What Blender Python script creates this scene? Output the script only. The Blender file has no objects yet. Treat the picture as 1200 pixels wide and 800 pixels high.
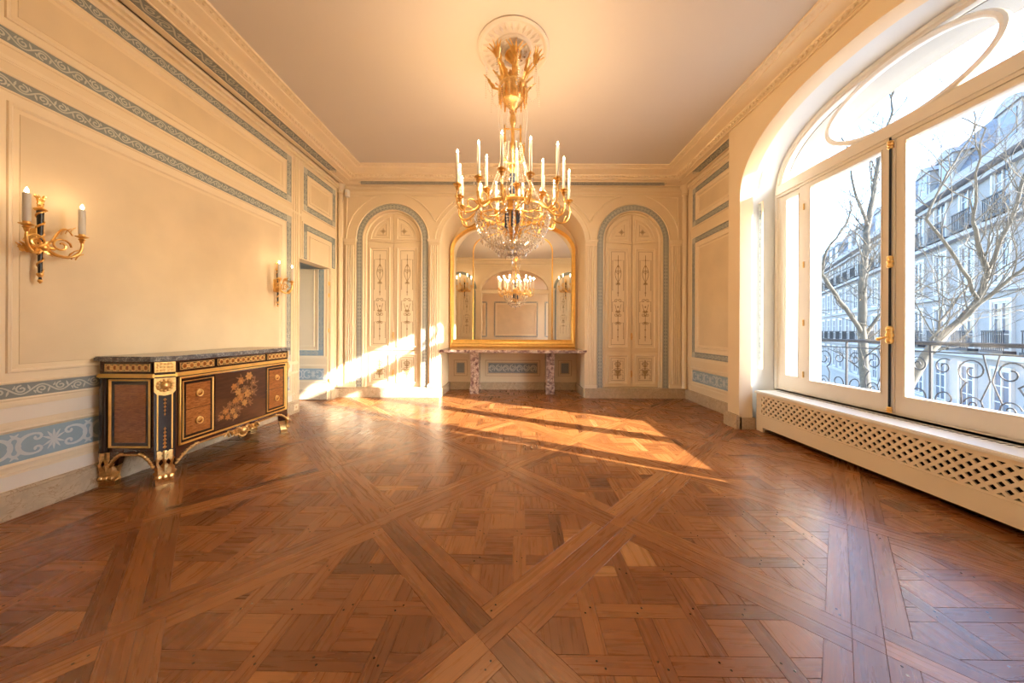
import bpy, bmesh, math, random
from mathutils import Vector, Matrix
random.seed(7)
PI = math.pi
sin, cos, R = math.sin, math.cos, math.radians
scene = bpy.context.scene
COL = scene.collection

# ------------------------------------------------------------------ camera
H = 1.2            # eye height
F = 370.0          # focal length in pixels of the 1200 px wide frame
cd = bpy.data.cameras.new('camera'); cam = bpy.data.objects.new('camera', cd); COL.objects.link(cam)
cd.sensor_width = 36; cd.lens = F / 1200 * 36
cd.shift_x = -6 / 1200; cd.shift_y = -13 / 1200
cd.clip_start = 0.02; cd.clip_end = 400
cam.location = (0, 0, H); cam.rotation_euler = (R(90), R(-0.25), 0)
scene.camera = cam

# ------------------------------------------------------------------ sky and sun
SUN_H = (0.895, -0.446); SUN_EL = R(21.5)
w = bpy.data.worlds.new('sky'); scene.world = w; w.use_nodes = True
nt = w.node_tree; nt.nodes.clear()
sky = nt.nodes.new('ShaderNodeTexSky'); sky.sky_type = 'NISHITA'; sky.sun_disc = False
sky.sun_elevation = SUN_EL; sky.sun_rotation = math.atan2(SUN_H[0], SUN_H[1])
sky.air_density = 1.0; sky.dust_density = 1.2; sky.ozone_density = 2.0
bg = nt.nodes.new('ShaderNodeBackground'); bg.inputs['Strength'].default_value = 1.9
wo = nt.nodes.new('ShaderNodeOutputWorld')
nt.links.new(sky.outputs[0], bg.inputs[0]); nt.links.new(bg.outputs[0], wo.inputs[0])
sd = bpy.data.lights.new('sun', 'SUN'); sun = bpy.data.objects.new('sun', sd); COL.objects.link(sun)
sd.energy = 35.0; sd.angle = R(0.6); sd.color = (1.0, 0.93, 0.84)
sv = Vector((SUN_H[0] * cos(SUN_EL), SUN_H[1] * cos(SUN_EL), sin(SUN_EL)))
sun.rotation_euler = sv.to_track_quat('Z', 'Y').to_euler(); sun.location = (20, -10, 12)
CANDLE_W = 4.5      # watts of one chandelier candle bulb
SCONCE_W = 0.5
vs = scene.view_settings
vs.view_transform = 'Standard'; vs.look = 'None'; vs.gamma = 1; vs.use_curve_mapping = False
vs.exposure = 0.0

# ------------------------------------------------------------------ materials
M = {}
def nodes(name):
    m = bpy.data.materials.new(name); m.use_nodes = True
    t = m.node_tree; t.nodes.clear()
    o = t.nodes.new('ShaderNodeOutputMaterial'); b = t.nodes.new('ShaderNodeBsdfPrincipled')
    t.links.new(b.outputs[0], o.inputs[0]); M[name] = m
    return m, t, b, o
def N(t, kind, **kw):
    n = t.nodes.new(kind)
    for k, v in kw.items():
        if k in n.inputs.keys(): n.inputs[k].default_value = v
        else: setattr(n, k, v)
    return n
def ramp(t, stops):
    n = t.nodes.new('ShaderNodeValToRGB'); e = n.color_ramp.elements
    while len(e) < len(stops): e.new(0.5)
    for q, (p, c) in zip(e, stops): q.position = p; q.color = (*c, 1)
    return n
def sc(c, k): return tuple(min(1, x * k) for x in c)
def paint(name, c, rough=0.5, var=0.06, scale=6, bump=0.0, metal=0.0, stretch=(1, 1, 1), spec=0.5, coat=0.0):
    m, t, b, o = nodes(name)
    tc = N(t, 'ShaderNodeTexCoord'); mp = N(t, 'ShaderNodeMapping'); mp.inputs['Scale'].default_value = stretch
    nz = N(t, 'ShaderNodeTexNoise', Scale=scale, Detail=5.0)
    rp = ramp(t, [(0.25, sc(c, 1 - var)), (0.75, sc(c, 1 + var))])
    L = t.links.new
    L(tc.outputs['Object'], mp.inputs[0]); L(mp.outputs[0], nz.inputs['Vector']); L(nz.outputs['Fac'], rp.inputs[0]); L(rp.outputs[0], b.inputs['Base Color'])
    b.inputs['Roughness'].default_value = rough; b.inputs['Metallic'].default_value = metal
    b.inputs['Specular IOR Level'].default_value = spec; b.inputs['Coat Weight'].default_value = coat
    if bump:
        bp = N(t, 'ShaderNodeBump', Strength=bump, Distance=0.002)
        L(nz.outputs['Fac'], bp.inputs['Height']); L(bp.outputs[0], b.inputs['Normal'])
    return m
CREAM = (0.82, 0.695, 0.50)
paint('cream', CREAM, 0.55, 0.025, 2.2, 0.08)
paint('cream_field', (0.745, 0.62, 0.43), 0.6, 0.07, 2.6, 0.12)
paint('trim', (0.85, 0.735, 0.55), 0.45, 0.03, 5)
paint('pale', (0.83, 0.77, 0.68), 0.5, 0.03, 3)
paint('line', (0.60, 0.45, 0.27), 0.5, 0.05, 8)
paint('ceil', (0.62, 0.575, 0.53), 0.7, 0.015, 1.5)
paint('plaster', (0.67, 0.61, 0.545), 0.6, 0.02, 8)
paint('blue', (0.25, 0.285, 0.285), 0.6, 0.10, 14)
paint('blue_frieze', (0.30, 0.42, 0.52), 0.6, 0.08, 9)
paint('scroll', (0.54, 0.55, 0.50), 0.6, 0.08, 12)
paint('scroll_pale', (0.58, 0.64, 0.67), 0.6, 0.06, 12)
paint('gilt', (0.86, 0.56, 0.20), 0.30, 0.14, 40, 0.35, metal=1.0)
paint('gilt_soft', (0.90, 0.58, 0.18), 0.38, 0.10, 18, 0.2, metal=0.85)
paint('bronze_gilt', (0.80, 0.55, 0.24), 0.33, 0.25, 60, 0.5, metal=1.0)
paint('ornament', (0.36, 0.25, 0.12), 0.5, 0.15, 20)
paint('white_metal', (0.80, 0.80, 0.78), 0.4, 0.02, 5)
paint('win', (0.73, 0.68, 0.59), 0.42, 0.03, 3)
paint('rad_paint', (0.85, 0.765, 0.62), 0.42, 0.02, 3)
paint('win_white', (0.82, 0.83, 0.80), 0.42, 0.02, 3)
paint('reveal', (0.72, 0.75, 0.76), 0.5, 0.02, 3)
paint('dark', (0.012, 0.010, 0.009), 0.8, 0.1, 5)
paint('iron', (0.018, 0.024, 0.034), 0.6, 0.2, 20, spec=0.25)
paint('bark', (0.060, 0.059, 0.050), 0.85, 0.30, 9, 0.5)
paint('stone', (0.215, 0.215, 0.22), 0.85, 0.10, 0.8)
paint('stone_trim', (0.28, 0.28, 0.285), 0.85, 0.06, 0.8)
paint('masonry', (0.34, 0.34, 0.33), 0.85, 0.06, 0.8)
paint('slate', (0.075, 0.088, 0.115), 0.6, 0.16, 1.5)
paint('far_glass', (0.07, 0.09, 0.12), 0.15, 0.2, 0.7)
paint('far_frame', (0.36, 0.36, 0.36), 0.5, 0.02, 2)
paint('brick_red', (0.55, 0.36, 0.28), 0.8, 0.12, 3)
paint('street', (0.30, 0.30, 0.31), 0.9, 0.1, 0.5)
paint('mahogany', (0.065, 0.022, 0.012), 0.16, 0.35, 12, 0, stretch=(4, 1, 18), coat=0.5)
paint('ebony', (0.02, 0.011, 0.009), 0.14, 0.3, 12, coat=0.5)
paint('marq_ground', (0.085, 0.038, 0.022), 0.10, 0.3, 8, stretch=(1, 1, 6), coat=0.7)
paint('inlay_gold', (0.40, 0.155, 0.035), 0.3, 0.25, 30)
paint('inlay_pale', (0.50, 0.25, 0.075), 0.3, 0.2, 30)
paint('inlay_leaf', (0.20, 0.085, 0.03), 0.3, 0.25, 30)
paint('candle', (0.62, 0.60, 0.56), 0.4, 0.01, 4)
paint('sconce_black', (0.02, 0.018, 0.017), 0.25, 0.2, 9)
paint('cobalt', (0.03, 0.05, 0.10), 0.12, 0.2, 9)
paint('oak_plain', (0.33, 0.14, 0.045), 0.3, 0.25, 3, stretch=(1, 12, 1))

def veneer(name, a, b2):
    m, t, b, o = nodes(name); L = t.links.new
    tc = N(t, 'ShaderNodeTexCoord'); mp = N(t, 'ShaderNodeMapping'); mp.inputs['Scale'].default_value = (10, 10, 55)
    nz = N(t, 'ShaderNodeTexNoise', Scale=1.6, Detail=8.0, Distortion=1.6)
    rp = ramp(t, [(0.3, a), (0.7, b2)])
    L(tc.outputs['Object'], mp.inputs[0]); L(mp.outputs[0], nz.inputs['Vector']); L(nz.outputs['Fac'], rp.inputs[0]); L(rp.outputs[0], b.inputs['Base Color'])
    b.inputs['Roughness'].default_value = 0.16; b.inputs['Coat Weight'].default_value = 0.5
veneer('veneer', (0.19, 0.058, 0.014), (0.46, 0.175, 0.045))

def marble(name, base, vein, scale, thick=0.06, spots=None, rough=0.22):
    m, t, b, o = nodes(name); L = t.links.new
    tc = N(t, 'ShaderNodeTexCoord')
    n1 = N(t, 'ShaderNodeTexNoise', Scale=scale * 0.5, Detail=8.0, Distortion=1.2)
    add = N(t, 'ShaderNodeMixRGB', blend_type='ADD'); add.inputs[0].default_value = 0.55
    vo = N(t, 'ShaderNodeTexVoronoi', feature='DISTANCE_TO_EDGE', Scale=scale)
    L(tc.outputs['Object'], n1.inputs['Vector']); L(tc.outputs['Object'], add.inputs[1]); L(n1.outputs['Color'], add.inputs[2]); L(add.outputs[0], vo.inputs['Vector'])
    r1 = ramp(t, [(0.0, vein), (thick, base), (1.0, sc(base, 1.05))])
    L(vo.outputs['Distance'], r1.inputs[0])
    n2 = N(t, 'ShaderNodeTexNoise', Scale=scale * 1.5, Detail=6.0); L(tc.outputs['Object'], n2.inputs['Vector'])
    mx = N(t, 'ShaderNodeMixRGB', blend_type='MIX')
    r2 = ramp(t, [(0.45, (0, 0, 0)), (0.62, (1, 1, 1))]); L(n2.outputs['Fac'], r2.inputs[0]); L(r2.outputs[0], mx.inputs[0])
    L(r1.outputs[0], mx.inputs[1]); mx.inputs[2].default_value = (*(spots or sc(base, 0.86)), 1); L(mx.outputs[0], b.inputs['Base Color'])
    b.inputs['Roughness'].default_value = rough
marble('marble_base', (0.58, 0.47, 0.33), (0.38, 0.27, 0.16), 9, 0.05)
marble('marble_grey', (0.17, 0.18, 0.20), (0.62, 0.62, 0.62), 14, 0.05, (0.10, 0.10, 0.115), 0.12)
marble('marble_breccia', (0.42, 0.29, 0.24), (0.72, 0.62, 0.52), 11, 0.10, (0.15, 0.08, 0.075), 0.15)

def glass(name, refl=0.5, tint=(1, 1, 1), rough=0.0, diff=0.0):
    m = bpy.data.materials.new(name); m.use_nodes = True; t = m.node_tree; t.nodes.clear(); L = t.links.new
    o = t.nodes.new('ShaderNodeOutputMaterial'); tr = N(t, 'ShaderNodeBsdfTransparent'); tr.inputs[0].default_value = (*tint, 1)
    gl = N(t, 'ShaderNodeBsdfGlossy', Roughness=rough); ge = N(t, 'ShaderNodeNewGeometry')
    dt = N(t, 'ShaderNodeVectorMath', operation='DOT_PRODUCT'); L(ge.outputs['Normal'], dt.inputs[0]); L(ge.outputs['Incoming'], dt.inputs[1])
    ab = N(t, 'ShaderNodeMath', operation='ABSOLUTE'); L(dt.outputs['Value'], ab.inputs[0])
    on = N(t, 'ShaderNodeMath', operation='SUBTRACT'); on.inputs[0].default_value = 1.0; L(ab.outputs[0], on.inputs[1])
    pw = N(t, 'ShaderNodeMath', operation='POWER'); pw.inputs[1].default_value = 5.0; L(on.outputs[0], pw.inputs[0])
    mu = N(t, 'ShaderNodeMath', operation='MULTIPLY_ADD'); mu.inputs[1].default_value = 0.9 - refl; mu.inputs[2].default_value = refl
    L(pw.outputs[0], mu.inputs[0]); mx = N(t, 'ShaderNodeMixShader'); L(mu.outputs[0], mx.inputs[0]); L(tr.outputs[0], mx.inputs[1]); L(gl.outputs[0], mx.inputs[2])
    last = mx
    if diff:
        df = N(t, 'ShaderNodeBsdfDiffuse'); df.inputs[0].default_value = (0.95, 0.93, 0.9, 1)
        m2 = N(t, 'ShaderNodeMixShader'); m2.inputs[0].default_value = diff; L(mx.outputs[0], m2.inputs[1]); L(df.outputs[0], m2.inputs[2]); last = m2
    L(last.outputs[0], o.inputs[0]); M[name] = m
glass('glass', 0.02)
glass('crystal', 0.42, (0.97, 0.95, 0.92), 0.04, 0.22)
m, t, b, o = nodes('mirror_glass'); b.inputs['Base Color'].default_value = (0.90, 0.89, 0.85, 1); b.inputs['Metallic'].default_value = 1; b.inputs['Roughness'].default_value = 0.012
m, t, b, o = nodes('flame'); b.inputs['Base Color'].default_value = (1, 0.9, 0.7, 1); b.inputs['Emission Color'].default_value = (1, 0.80, 0.50, 1); b.inputs['Emission Strength'].default_value = 30

def oak():
    m, t, b, o = nodes('oak'); L = t.links.new
    uv = N(t, 'ShaderNodeUVMap', uv_map='grain'); at = N(t, 'ShaderNodeAttribute', attribute_name='tone')
    mp = N(t, 'ShaderNodeMapping'); mp.inputs['Scale'].default_value = (2.2, 38, 1)
    L(uv.outputs[0], mp.inputs[0])
    nz = N(t, 'ShaderNodeTexNoise', Scale=1.0, Detail=7.0, Roughness=0.6, Distortion=0.7); L(mp.outputs[0], nz.inputs['Vector'])
    mp2 = N(t, 'ShaderNodeMapping'); mp2.inputs['Scale'].default_value = (5, 220, 1); L(uv.outputs[0], mp2.inputs[0])
    n2 = N(t, 'ShaderNodeTexNoise', Scale=1.0, Detail=3.0); L(mp2.outputs[0], n2.inputs['Vector'])
    r0 = ramp(t, [(0.0, (0.13, 0.044, 0.013)), (0.45, (0.255, 0.092, 0.025)), (0.8, (0.35, 0.145, 0.042)), (1.0, (0.45, 0.22, 0.075))])
    L(at.outputs['Fac'], r0.inputs[0])
    g1 = ramp(t, [(0.30, (0.74, 0.72, 0.70)), (0.62, (1.08, 1.07, 1.06))]); L(nz.outputs['Fac'], g1.inputs[0])
    g2 = ramp(t, [(0.35, (0.72, 0.70, 0.68)), (0.55, (1.0, 1.0, 1.0))]); L(n2.outputs['Fac'], g2.inputs[0])
    m1 = N(t, 'ShaderNodeMixRGB', blend_type='MULTIPLY'); m1.inputs[0].default_value = 0.6; L(r0.outputs[0], m1.inputs[1]); L(g1.outputs[0], m1.inputs[2])
    m2 = N(t, 'ShaderNodeMixRGB', blend_type='MULTIPLY'); m2.inputs[0].default_value = 0.55; L(m1.outputs[0], m2.inputs[1]); L(g2.outputs[0], m2.inputs[2])
    L(m2.outputs[0], b.inputs['Base Color'])
    rr = N(t, 'ShaderNodeMapRange'); rr.inputs['To Min'].default_value = 0.20; rr.inputs['To Max'].default_value = 0.36
    L(nz.outputs['Fac'], rr.inputs['Value']); L(rr.outputs[0], b.inputs['Roughness'])
    bp = N(t, 'ShaderNodeBump', Strength=0.10, Distance=0.002); L(n2.outputs['Fac'], bp.inputs['Height']); L(bp.outputs[0], b.inputs['Normal'])
    b.inputs['Specular IOR Level'].default_value = 0.75
oak()

# ------------------------------------------------------------------ mesh helpers
def ident(u, v, ww): return (u, v, ww)
class MB:
    def __init__(s): s.v = []; s.f = []
    def add(s, pts, faces):
        o = len(s.v); s.v += [tuple(p) for p in pts]; s.f += [tuple(i + o for i in f) for f in faces]
    def poly(s, pts): s.add(pts, [tuple(range(len(pts)))])
    def box(s, a, b, P=ident):
        x0, y0, z0 = a; x1, y1, z1 = b
        pts = [P(*p) for p in ((x0, y0, z0), (x1, y0, z0), (x1, y1, z0), (x0, y1, z0), (x0, y0, z1), (x1, y0, z1), (x1, y1, z1), (x0, y1, z1))]
        s.add(pts, [(0, 3, 2, 1), (4, 5, 6, 7), (0, 1, 5, 4), (1, 2, 6, 5), (2, 3, 7, 6), (3, 0, 4, 7)])
    def prism(s, poly, w0, w1, P=ident):
        n = len(poly); a = [P(u, v, w0) for u, v in poly]; b = [P(u, v, w1) for u, v in poly]
        s.add(a + b, [tuple(range(n))[::-1], tuple(range(n, 2 * n))] + [(i, (i + 1) % n, n + (i + 1) % n, n + i) for i in range(n)])
    def rings(s, rs, loop=True, caps=False, cyc=False):
        n = len(rs[0]); o = len(s.v)
        for r in rs: s.v += [tuple(p) for p in r]
        k = len(rs); m = n if loop else n - 1
        for i in range(k if cyc else k - 1):
            a, b = o + i * n, o + ((i + 1) % k) * n
            for j in range(m): s.f.append((a + j, a + (j + 1) % n, b + (j + 1) % n, b + j))
        if caps: s.f.append(tuple(o + j for j in range(n))[::-1]); s.f.append(tuple(o + (k - 1) * n + j for j in range(n)))
    def tube(s, pts, r, n=6, caps=True):
        pts = [Vector(p) for p in pts]; k = len(pts)
        rr = r if isinstance(r, (list, tuple)) else [r] * k
        rs = []; up = None
        for i in range(k):
            d = (pts[min(i + 1, k - 1)] - pts[max(i - 1, 0)])
            if d.length < 1e-9: d = Vector((0, 0, 1))
            d.normalize()
            if up is None: up = d.orthogonal().normalized()
            else:
                up = up - d * up.dot(d)
                up = up.normalized() if up.length > 1e-6 else d.orthogonal().normalized()
            q = d.cross(up)
            rs.append([pts[i] + (up * cos(2 * PI * j / n) + q * sin(2 * PI * j / n)) * rr[i] for j in range(n)])
        s.rings(rs, True, caps)
    def lathe(s, prof, c=(0, 0, 0), n=16, caps=True):
        s.rings([[(c[0] + r * cos(2 * PI * j / n), c[1] + r * sin(2 * PI * j / n), c[2] + z) for j in range(n)] for r, z in prof], True, caps)
    def frame(s, P, u0, u1, v0, v1, prof):
        s.rings([[P(u0 + d, v0 + d, h), P(u1 - d, v0 + d, h), P(u1 - d, v1 - d, h), P(u0 + d, v1 - d, h)] for d, h in prof])
    def octa(s, c, r, h):
        x, y, z = c
        s.add([(x + r, y, z), (x, y + r, z), (x - r, y, z), (x, y - r, z), (x, y, z + h), (x, y, z - h)],
              [(0, 1, 4), (1, 2, 4), (2, 3, 4), (3, 0, 4), (1, 0, 5), (2, 1, 5), (3, 2, 5), (0, 3, 5)])
    def ball(s, c, r, n=8, sq=1.0):
        s.lathe([(r * sin(PI * i / n) + 1e-5, -r * sq * cos(PI * i / n)) for i in range(n + 1)], c, n + 2)
    def ribbon(s, P, pts, wd, h):
        k = len(pts); a = []; b = []; s.rc = getattr(s, 'rc', 0) + 1; h += 6e-5 * (s.rc % 14)
        for i in range(k):
            p = pts[max(i - 1, 0)]; q = pts[min(i + 1, k - 1)]
            dx, dy = q[0] - p[0], q[1] - p[1]; l = math.hypot(dx, dy) or 1
            ww = wd[i] if isinstance(wd, list) else wd
            nx, ny = -dy / l * ww / 2, dx / l * ww / 2
            a.append(P(pts[i][0] + nx, pts[i][1] + ny, h)); b.append(P(pts[i][0] - nx, pts[i][1] - ny, h))
        s.rings([a, b], False)
    def mesh(s, name, smooth=0, fix=True):
        me = bpy.data.meshes.new(name); me.from_pydata(s.v, [], s.f)
        if fix:
            bm = bmesh.new(); bm.from_mesh(me); bmesh.ops.recalc_face_normals(bm, faces=bm.faces); bm.to_mesh(me); bm.free()
        if smooth:
            me.polygons.foreach_set('use_smooth', [True] * len(me.polygons)); me.set_sharp_from_angle(angle=R(smooth))
        return me
    def build(s, name, mat, parent=None, kind=None, smooth=0, label=None, fix=True):
        return link(name, s.mesh(name, smooth, fix), mat, parent, kind, label)
def link(name, me, mat, parent=None, kind=None, label=None):
    o = bpy.data.objects.new(name, me); COL.objects.link(o)
    if mat and not me.materials: me.materials.append(M[mat])
    if parent: o.parent = parent
    if kind: o['kind'] = kind
    if label: o['label'] = label
    return o
def thing(name, label, cat, loc=(0, 0, 0), rz=0, group=None):
    o = bpy.data.objects.new(name, None); COL.objects.link(o); o.location = loc; o.rotation_euler = (0, 0, rz); o.empty_display_size = 0.1
    o['label'] = label; o['category'] = cat
    if group: o['group'] = group
    return o
def struct(mb, name, mat, label=None, smooth=0):
    o = mb.build(name, mat, None, 'structure', smooth)
    if label: o['label'] = label
    return o
def arch(cx, half, base, spring, rise, n=2.0, seg=28, d=0.0):
    pts = [(cx - half + d, base)]
    for i in range(seg + 1):
        a = PI - PI * i / seg; c, s_ = cos(a), sin(a)
        pts.append((cx + (half - d) * math.copysign(abs(c) ** (2 / n), c), spring + (rise - d) * abs(s_) ** (2 / n)))
    pts.append((cx + half - d, base)); return pts
def arch_ring(mb, P, args, prof, close=False, **kw):
    """sweep profile (d, h) round an arch; with close the bottom edge is swept too"""
    rs = []
    for d, h in prof:
        a = list(args)
        if close: a[2] = a[2] + d
        rs.append([P(u, v, h) for u, v in arch(*a, d=d, **kw)])
    mb.rings(rs, close)
def face_with_openings(mb, P, u0, u1, v0, v1, ops, h=0.0):
    u = u0
    for path in ops:
        a, b_ = path[0][0], path[-1][0]
        mb.poly([P(u, v0, h), P(a, v0, h), P(a, v1, h), P(u, v1, h)])
        if path[0][1] > v0 + 1e-4: mb.poly([P(a, v0, h), P(b_, v0, h), P(b_, path[0][1], h), P(a, path[0][1], h)])
        for p, q in zip(path[1:-2], path[2:-1]):
            if abs(p[0] - q[0]) > 1e-6: mb.poly([P(p[0], p[1], h), P(q[0], q[1], h), P(q[0], v1, h), P(p[0], v1, h)])
        u = b_
    mb.poly([P(u, v0, h), P(u1, v0, h), P(u1, v1, h), P(u, v1, h)])
class Path:
    def __init__(s, pts):
        s.p = pts; s.c = [0]
        for a, b_ in zip(pts, pts[1:]): s.c.append(s.c[-1] + math.hypot(b_[0] - a[0], b_[1] - a[1]))
        s.L = s.c[-1]
    def at(s, x, off):
        x = min(max(x, 0), s.L - 1e-9); i = 0
        lo, hi = 0, len(s.c) - 2
        while lo < hi:
            mid = (lo + hi + 1) // 2
            if s.c[mid] <= x: lo = mid
            else: hi = mid - 1
        i = lo; a, b_ = s.p[i], s.p[i + 1]; l = s.c[i + 1] - s.c[i] or 1; k = (x - s.c[i]) / l
        tx, ty = (b_[0] - a[0]) / l, (b_[1] - a[1]) / l
        return (a[0] + (b_[0] - a[0]) * k - ty * off, a[1] + (b_[1] - a[1]) * k + tx * off)
def scroll_run(mb, P, pts, width, h, ratio=1.0):
    """running vine with a spiral in every bay along a polyline (painted arabesque)"""
    pa = Path(pts)
    if pa.L < width: return
    n = max(2, int(round(pa.L / (width * ratio)))); lam = pa.L / n; w_ = width
    m_ = 8 * n
    mb.ribbon(P, [pa.at(pa.L * i / m_, 0.30 * w_ * sin(PI * (i / 8))) for i in range(m_ + 1)], 0.10 * w_, h)
    for k in range(n):
        sg = -1 if k % 2 == 0 else 1; c0 = (k + 0.5) * lam
        sp = []
        for i in range(13):
            a = i / 12; ang = PI * 2.4 * a * sg + (PI / 2 if sg < 0 else -PI / 2) * -1
            r = 0.30 * w_ * (1 - 0.8 * a)
            sp.append(pa.at(c0 + r * cos(ang), sg * 0.06 * w_ + r * sin(ang)))
        mb.ribbon(P, sp, 0.10 * w_, h)
        for q in (-1, 1):
            mb.ribbon(P, [pa.at(c0 + q * lam * 0.42, -sg * 0.10 * w_ * q), pa.at(c0 + q * lam * 0.36, sg * 0.16 * w_), pa.at(c0 + q * lam * 0.30, sg * 0.36 * w_)], [0.04 * w_, 0.13 * w_, 0.02 * w_], h)
def leaf(mb, base, out, up, length, width, curl=1.0, n=8):
    """curled acanthus leaf: strip with lobed margin and a raised midrib"""
    base, out, up = Vector(base), Vector(out).normalized(), Vector(up).normalized(); side = out.cross(up).normalized()
    pos = base.copy(); a = 0.0; L_, C_, R_ = [], [], []
    for i in range(n + 1):
        t_ = i / n; d = up * cos(a) + out * sin(a); nn = out * cos(a) - up * sin(a)
        wv = width * (0.35 + 0.65 * sin(PI * min(1, t_ * 1.05 + 0.12))) * (1.0 if i % 2 else 0.66) * (1 - 0.75 * t_ ** 4)
        C_.append(pos + nn * width * 0.14); L_.append(pos - side * wv / 2); R_.append(pos + side * wv / 2)
        pos = pos + d * length / n; a += curl * (0.1 + t_ * 0.9) * 2.2 / n
    mb.rings([L_, C_, R_], False)
    mb.rings([R_, [p - (c - p) * 0 - Vector((0, 0, 0.004)) for p, c in zip(C_, C_)], L_], False)

# ------------------------------------------------------------------ room dimensions (metres)
XL, XR, YB, YR, ZC = -3.20, 3.02, 5.67, 0.35, 3.894
AX = -0.085                                   # symmetry axis of the room
XBAY, BC = 2.74, 2.70                          # face and centre of the window bay
PL = lambda u, v, h: (XL + h, u, v)
PB = lambda u, v, h: (u, YB - h, v)
PR = lambda u, v, h: (XR - h, u, v)
PW = lambda u, v, h: (XBAY - h, u, v)
PK = lambda u, v, h: (u, YR + h, v)
BASE_H = 0.175

# ================================================================== STRUCTURE
# ---- floor: slab + Versailles parquet
mb = MB(); mb.box((-6.2, -8.3, -0.20), (3.66, 7.6, -0.006)); floor = struct(mb, 'floor', 'oak_plain', 'oak parquet floor laid in diagonal panels')

def clip(poly, nx, ny, c):
    """keep the side nx*x+ny*y<=c"""
    out = []; k = len(poly)
    for i in range(k):
        p, q = poly[i], poly[(i + 1) % k]; dp, dq = nx * p[0] + ny * p[1] - c, nx * q[0] + ny * q[1] - c
        if dp <= 0: out.append(p)
        if (dp < 0 < dq) or (dq < 0 < dp):
            k_ = dp / (dp - dq); out.append((p[0] + (q[0] - p[0]) * k_, p[1] + (q[1] - p[1]) * k_))
    return out
def area(p): return 0.5 * sum(p[i][0] * p[(i + 1) % len(p)][1] - p[(i + 1) % len(p)][0] * p[i][1] for i in range(len(p)))
def inset(p, d):
    k = len(p); q = list(p)
    for i in range(k):
        a, b_ = p[i], p[(i + 1) % k]; l = math.hypot(b_[0] - a[0], b_[1] - a[1])
        if l < 1e-6: continue
        nx, ny = (b_[1] - a[1]) / l, -(b_[0] - a[0]) / l
        q = clip(q, nx, ny, nx * a[0] + ny * a[1] - d)
        if len(q) < 3: return []
    return q
ANG = R(44.5); PITCH = 1.045; ORG = (-0.098, 1.249); STRIP, FR = 0.088, 0.078
inner = PITCH - STRIP - 2 * FR
pieces = []     # (poly in room coords, grain angle, tone)
pegs = []
def room(p, i, j):
    x, y = p[0] + i * PITCH, p[1] + j * PITCH
    return (ORG[0] + x * cos(ANG) - y * sin(ANG), ORG[1] + x * sin(ANG) + y * cos(ANG))
def rect(a, b_, c, d): return [(a, b_), (c, b_), (c, d), (a, d)]
def panel(i, j):
    rnd = random.Random(i * 91 + j * 17 + 5); out = []
    hs = STRIP / 2; a, b_ = hs, PITCH - hs
    flip = rnd.random() < 0.5
    def put(poly, g, tone): out.append((poly, g, tone))
    tn = lambda: min(1, max(0, rnd.gauss(0.5, 0.19)))
    # strips along both lattice directions and the node block they meet in
    put(rect(hs if flip else -hs, -hs, PITCH - hs, hs), 0, tn()); put(rect(-hs, hs if flip else hs, hs, PITCH - hs), PI / 2, tn())
    if flip: put(rect(-hs, -hs, hs, hs), PI / 2, tn())
    # the panel's own frame
    put(rect(a, a, b_ - FR, a + FR), 0, tn()); put(rect(b_ - FR, a, b_, b_ - FR), PI / 2, tn())
    put(rect(a + FR, b_ - FR, b_, b_), 0, tn()); put(rect(a, a + FR, a + FR, b_), PI / 2, tn())
    for c in (a + FR / 2, b_ - FR / 2):
        for dq in (-0.016, 0.016): pegs.append(room((c + dq, c + dq * 0.3), i, j))
    # woven lattice turned 45 degrees inside
    c0 = PITCH / 2; hd = inner / 2; s2 = math.sqrt(0.5)
    def inn(poly):   # lattice coords -> panel coords, clipped to the inner square
        q = [(c0 + (x - y) * s2, c0 + (x + y) * s2) for x, y in poly]
        for nx, ny, c in ((1, 0, c0 + hd), (-1, 0, -(c0 - hd)), (0, 1, c0 + hd), (0, -1, -(c0 - hd))): q = clip(q, nx, ny, c)
        return q if len(q) >= 3 and abs(area(q)) > 0.00035 else None
    lat = 0.222; bw = 0.070; lines = [(-1.5 + k) * lat for k in range(4)]
    edges = [-0.75] + lines + [0.75]
    for k, xv in enumerate(lines):                      # boards, continuous where they pass "over"
        for vert in (0, 1):
            st = -0.75
            cuts = [ln for q, ln in enumerate(lines) if (q + k + vert) % 2 == 0]
            for ln in cuts + [None]:
                en = 0.75 if ln is None else ln - bw / 2
                pl = rect(xv - bw / 2, st, xv + bw / 2, en) if vert else rect(st, xv - bw / 2, en, xv + bw / 2)
                pl = inn(pl)
                if pl: put(pl, PI / 4 + (PI / 2 if vert else 0), tn())
                if ln is not None: st = ln + bw / 2
        for ln in lines:
            if abs(xv) + abs(ln) < 0.5:
                for dq in (-0.013, 0.013):
                    x, y = xv + dq, ln + (dq if (k % 2) else -dq); pegs.append(room((c0 + (x - y) * s2, c0 + (x + y) * s2), i, j))
    for q in range(5):                                  # infill blocks
        for r_ in range(5):
            x0 = edges[q] + (bw / 2 if q else 0); x1 = edges[q + 1] - (bw / 2 if q < 4 else 0)
            y0 = edges[r_] + (bw / 2 if r_ else 0); y1 = edges[r_ + 1] - (bw / 2 if r_ < 4 else 0)
            pl = inn(rect(x0, y0, x1, y1))
            if pl: put(pl, PI / 4 + (PI / 2 if (q + r_) % 2 else 0), tn())
    for poly, g, tone in out:
        pw = [room(p, i, j) for p in poly]
        for nx, ny, c in ((1, 0, 3.04), (-1, 0, 4.05), (0, 1, 6.44), (0, -1, 0.6)):
            pw = clip(pw, nx, ny, c)
            if len(pw) < 3: break
        if len(pw) >= 3 and area(pw) > 1e-4: pieces.append((pw, g + ANG, tone))
for i in range(-5, 9):
    for j in range(-6, 9): panel(i, j)

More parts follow.
